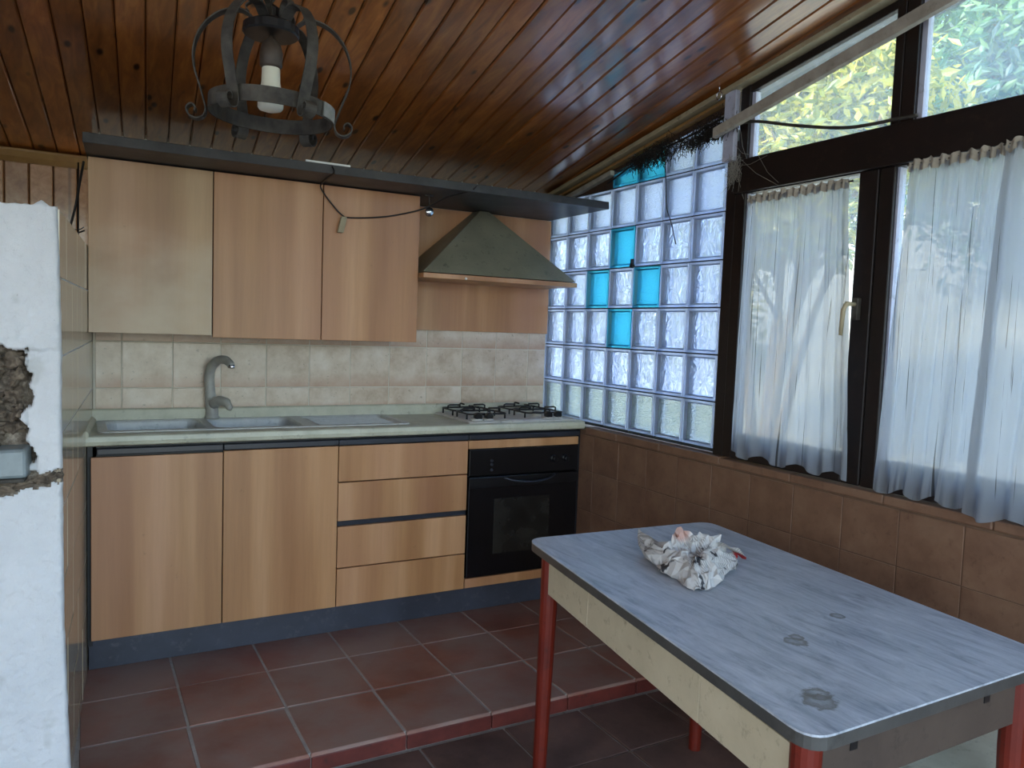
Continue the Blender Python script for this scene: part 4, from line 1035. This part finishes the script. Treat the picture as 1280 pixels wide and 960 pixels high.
# dusty root nest
random.seed(21); bm = B()
def tuft(bm, c, L, r=.0012, drop=.4):
    p = Vector(c); P = [p.copy()]; d = Vector((random.gauss(0, .35), random.gauss(0, 1), random.gauss(-.2, .8))).normalized()
    for k in range(4):
        p = p + d*L/4; P.append(p.copy()); d = (d + Vector((random.gauss(0, .3), random.gauss(0, .5), random.gauss(-drop, .5)))).normalized()
    for q in P: q.x = min(q.x, XR-.003)
    tube(bm, P, r, 3, cap=False)
for (cy_, cz_, sy_, sz_, n_) in ((-.80, 2.118, .055, .014, 520), (-.68, 2.10, .05, .012, 260), (-.47, 2.09, .06, .018, 380), (-.36, 2.075, .05, .014, 160)):
    for i in range(n_): tuft(bm, (XR-.020+random.gauss(0, .008), min(-.2, max(-.925, random.gauss(cy_, sy_))), random.gauss(cz_, sz_)), random.uniform(.012, .05), .0013)
for i in range(260):
    t = random.random(); y = -.27 - .66*t; z = 2.092 + .085*max(0, (t-.0)) - .02 + random.gauss(0, .010)
    if .45 < t < .72 and random.random() < .75: continue
    z = 2.085 + .10*((-.3-y)/.55) + random.gauss(0, .010) - (.015 if t > .7 else 0)
    tuft(bm, (XR-.016+random.gauss(0, .006), y, z), random.uniform(.015, .05))
finish('root_nest', bm, M_nest, loc=(XR-.02, -.6, 2.1), label='dusty black tangle of dead roots over the top of the glass blocks', cat='dead roots', kind='stuff')
bm = B(); tube(bm, smooth_path([(XR-.008, -.10, 2.02), (XR-.010, -.35, 2.09), (XR-.010, -.62, 2.125), (XR-.012, -.87, 2.165)], 5), .0045, 6)
tube(bm, smooth_path([(XR-.004, -.50, 2.10), (XR-.004, -.515, 1.98), (XR-.004, -.53, 1.86), (XR-.004, -.56, 1.80), (XR-.004, -.60, 1.70)], 5), .002, 5)
finish('dry_vine', bm, M_nest, smooth=True, loc=(XR-.01, -.5, 2.1), label='thin dry vine trailing down the glass blocks from the dead roots', cat='vine')
bm = B(); random.seed(3)
for i in range(110):
    c_ = Vector((XR-.035, -.945, 1.945)); p = c_ + Vector((random.gauss(0, .008), random.gauss(0, .022), random.gauss(0, .03))); q = c_ + Vector((random.gauss(0, .008), random.gauss(0, .024), random.gauss(0, .034)))
    tube(bm, [p, (p+q)/2 + Vector((0, random.gauss(0, .006), random.gauss(0, .006))), q], .0007, 3, cap=False)
for (a, b) in (((-.95, 2.0), (-1.16, 1.86)), ((-.94, 2.04), (-1.02, 1.99)), ((-.95, 1.96), (-1.1, 1.975)), ((-.96, 2.1), (-1.0, 1.98)), ((-1.06, 1.98), (-1.16, 1.87))):
    tube(bm, [(XR-.03, a[0], a[1]), (XR-.032, (a[0]+b[0])/2, (a[1]+b[1])/2-.012), (XR-.028, b[0], b[1])], .0007, 3, cap=False)
finish('cobweb', bm, M_web, loc=(XR-.03, -.95, 1.95), label='grey cobweb clump on the beam corner below the white post', cat='cobweb', kind='stuff')
# small dark clip on the glass blocks
bm = B(); box(bm, XR-.014, XR-.001, -.318, -.308, 1.615, 1.655); box(bm, XR-.012, XR-.001, -.325, -.301, 1.62, 1.63)
finish('clip', bm, M_iron, loc=(XR, -.31, 1.615), label='small black clip stuck between the glass blocks next to a blue one', cat='clip')
# plastic box in the broken plaster
pb = empty('junction_box', (.27, YF-.02, .925), 'cloudy grey plastic box set in the broken plaster at the left edge', 'electrical box')
bm = B(); hexa(bm, [(.17, YF-.028, .925), (.352, YF-.028, .928), (.362, YF+.05, .925), (.17, YF+.05, .925), (.17, YF-.018, .992), (.350, YF-.018, .998), (.358, YF+.05, 1.0), (.17, YF+.05, 1.0)]); finish('box', bm, M_dirtybox, pb, bevel=.008)
bm = B(); hexa(bm, [(.17, YF-.034, .917), (.345, YF-.034, .919), (.355, YF+.03, .919), (.17, YF+.03, .917), (.17, YF-.034, .926), (.345, YF-.034, .928), (.355, YF+.03, .928), (.17, YF+.03, .926)]); finish('rim', bm, M_iron2, pb, bevel=.003)

# ================================================================== OUTDOORS
random.seed(42)
bm = B(); n = 26; gg = []
for j in range(n+1):
    row = []
    for i in range(n+1):
        x = 2.9 + 16*(i/n)**1.3; y = -9 + 26*j/n
        z = -.3 + max(0, x-4.2)*.55 + .25*fr((x*.4, y*.4, 0)); row.append(bm.verts.new((x, y, min(z, 8))))
    gg.append(row)
for j in range(n):
    for i in range(n): bm.faces.new((gg[j][i], gg[j][i+1], gg[j+1][i+1], gg[j+1][i]))
finish('ground', bm, M_grass, kind='structure', label='rising grassy slope outside the windows', smooth=True, loc=(6, 0, 0))
def tree(name, base, crowns, nleaf, size, mat, label, trunk_r=.06):
    root = empty(name, base, label, 'tree', None); bm = B(); b0 = Vector(base)
    for c_, rr2 in crowns:
        c_ = Vector(c_); mid = b0.lerp(c_, .5) + Vector((random.uniform(-.15, .15), random.uniform(-.15, .15), .1))
        tube(bm, smooth_path([b0 + Vector((0, 0, -.3)), b0.lerp(mid, .6), mid, c_], 4), [trunk_r*(1-.065*k) for k in range(13)], 7)
        for k in range(7):
            e = c_ + Vector((random.gauss(0, 1), random.gauss(0, 1), random.gauss(0, 1))).normalized()*rr2*.9; m_ = mid.lerp(c_, random.random())
            tube(bm, [m_, (m_+e)/2 + Vector((0, 0, .05)), e], [.018, .012, .005], 5)
    finish('trunk', bm, M_bark, root, smooth=True)
    vs, fs = [], []; tot = sum(r3**2 for _, r3 in crowns)
    for c_, rr2 in crowns:
        c_ = Vector(c_)
        for i in range(int(nleaf*rr2**2/tot)):
            d = Vector((random.gauss(0, 1), random.gauss(0, 1), random.gauss(0, 1))).normalized()
            cl = 1 + .35*fr(d*3.0 + c_); p = c_ + d*rr2*cl*random.uniform(.45, 1.0)**.6
            ax = Vector((random.gauss(0, 1), random.gauss(0, 1), random.gauss(-.3, .7))).normalized(); sd = ax.orthogonal().normalized()
            sd = (Matrix.Rotation(random.uniform(0, 6.28), 3, ax) @ sd); nn = ax.cross(sd); L = size*random.uniform(.7, 1.3); W = L*.36
            k = len(vs); vs += [p, p + ax*L*.45 + sd*W*.5 + nn*L*.05, p + ax*L + nn*-.02*L, p + ax*L*.45 - sd*W*.5 + nn*L*.05]; fs += [(k, k+1, k+2), (k, k+2, k+3)]
    me = bpy.data.meshes.new('foliage'); me.from_pydata([tuple(v - b0) for v in vs], [], fs); me.materials.append(mat)
    o = bpy.data.objects.new('foliage', me); C.objects.link(o); o.parent = root; o['kind'] = 'stuff'
tree('tree', (4.9, 1.0, .1), [((4.9, 1.1, 2.5), .7), ((4.8, .55, 2.9), .6), ((4.9, 1.6, 2.3), .65), ((4.7, .3, 2.3), .5), ((5.0, 1.7, 3.0), .6), ((4.9, .9, 3.3), .6), ((4.7, .0, 2.7), .45)], 15000, .105, M_leafy, 'bright yellow-green leafy tree close outside the upper left window', .05)
tree('tree', (8.2, .0, 1.9), [((8.2, .4, 4.2), 1.35), ((8.0, -.8, 3.8), 1.2), ((8.3, 1.6, 4.6), 1.2), ((7.8, -.3, 3.0), 1.0), ((8.0, 1.0, 3.2), 1.1), ((8.3, -1.9, 4.1), 1.3), ((7.6, .6, 3.6), .9), ((7.6, -.9, 3.3), .9)], 52000, .15, M_leafg, 'dense blue-green tree filling the upper right window', .09)
tree('tree', (8.6, -6.6, 2.2), [((8.6, -6.4, 4.6), 1.2), ((8.4, -7.4, 4.2), 1.2), ((8.8, -6.8, 5.4), 1.1)], 14000, .16, M_leafg, 'blue-green tree seen only through the nearest windows, beyond the frame edge', .09)
tree('tree', (10.0, 6.0, 3.0), [((10.0, 5.2, 5.0), 1.3), ((9.8, 6.6, 4.8), 1.3), ((10.2, 8.0, 5.0), 1.3)], 12000, .16, M_leafg, 'green tree further off behind the glass block wall', .09)
tree('shrub', (6.2, 4.0, .9), [((6.2, 4.0, 1.5), .65), ((6.3, 4.9, 1.6), .6), ((6.2, 3.1, 1.4), .6)], 6000, .12, M_leafy, 'yellow-green shrub low outside the glass blocks', .03)
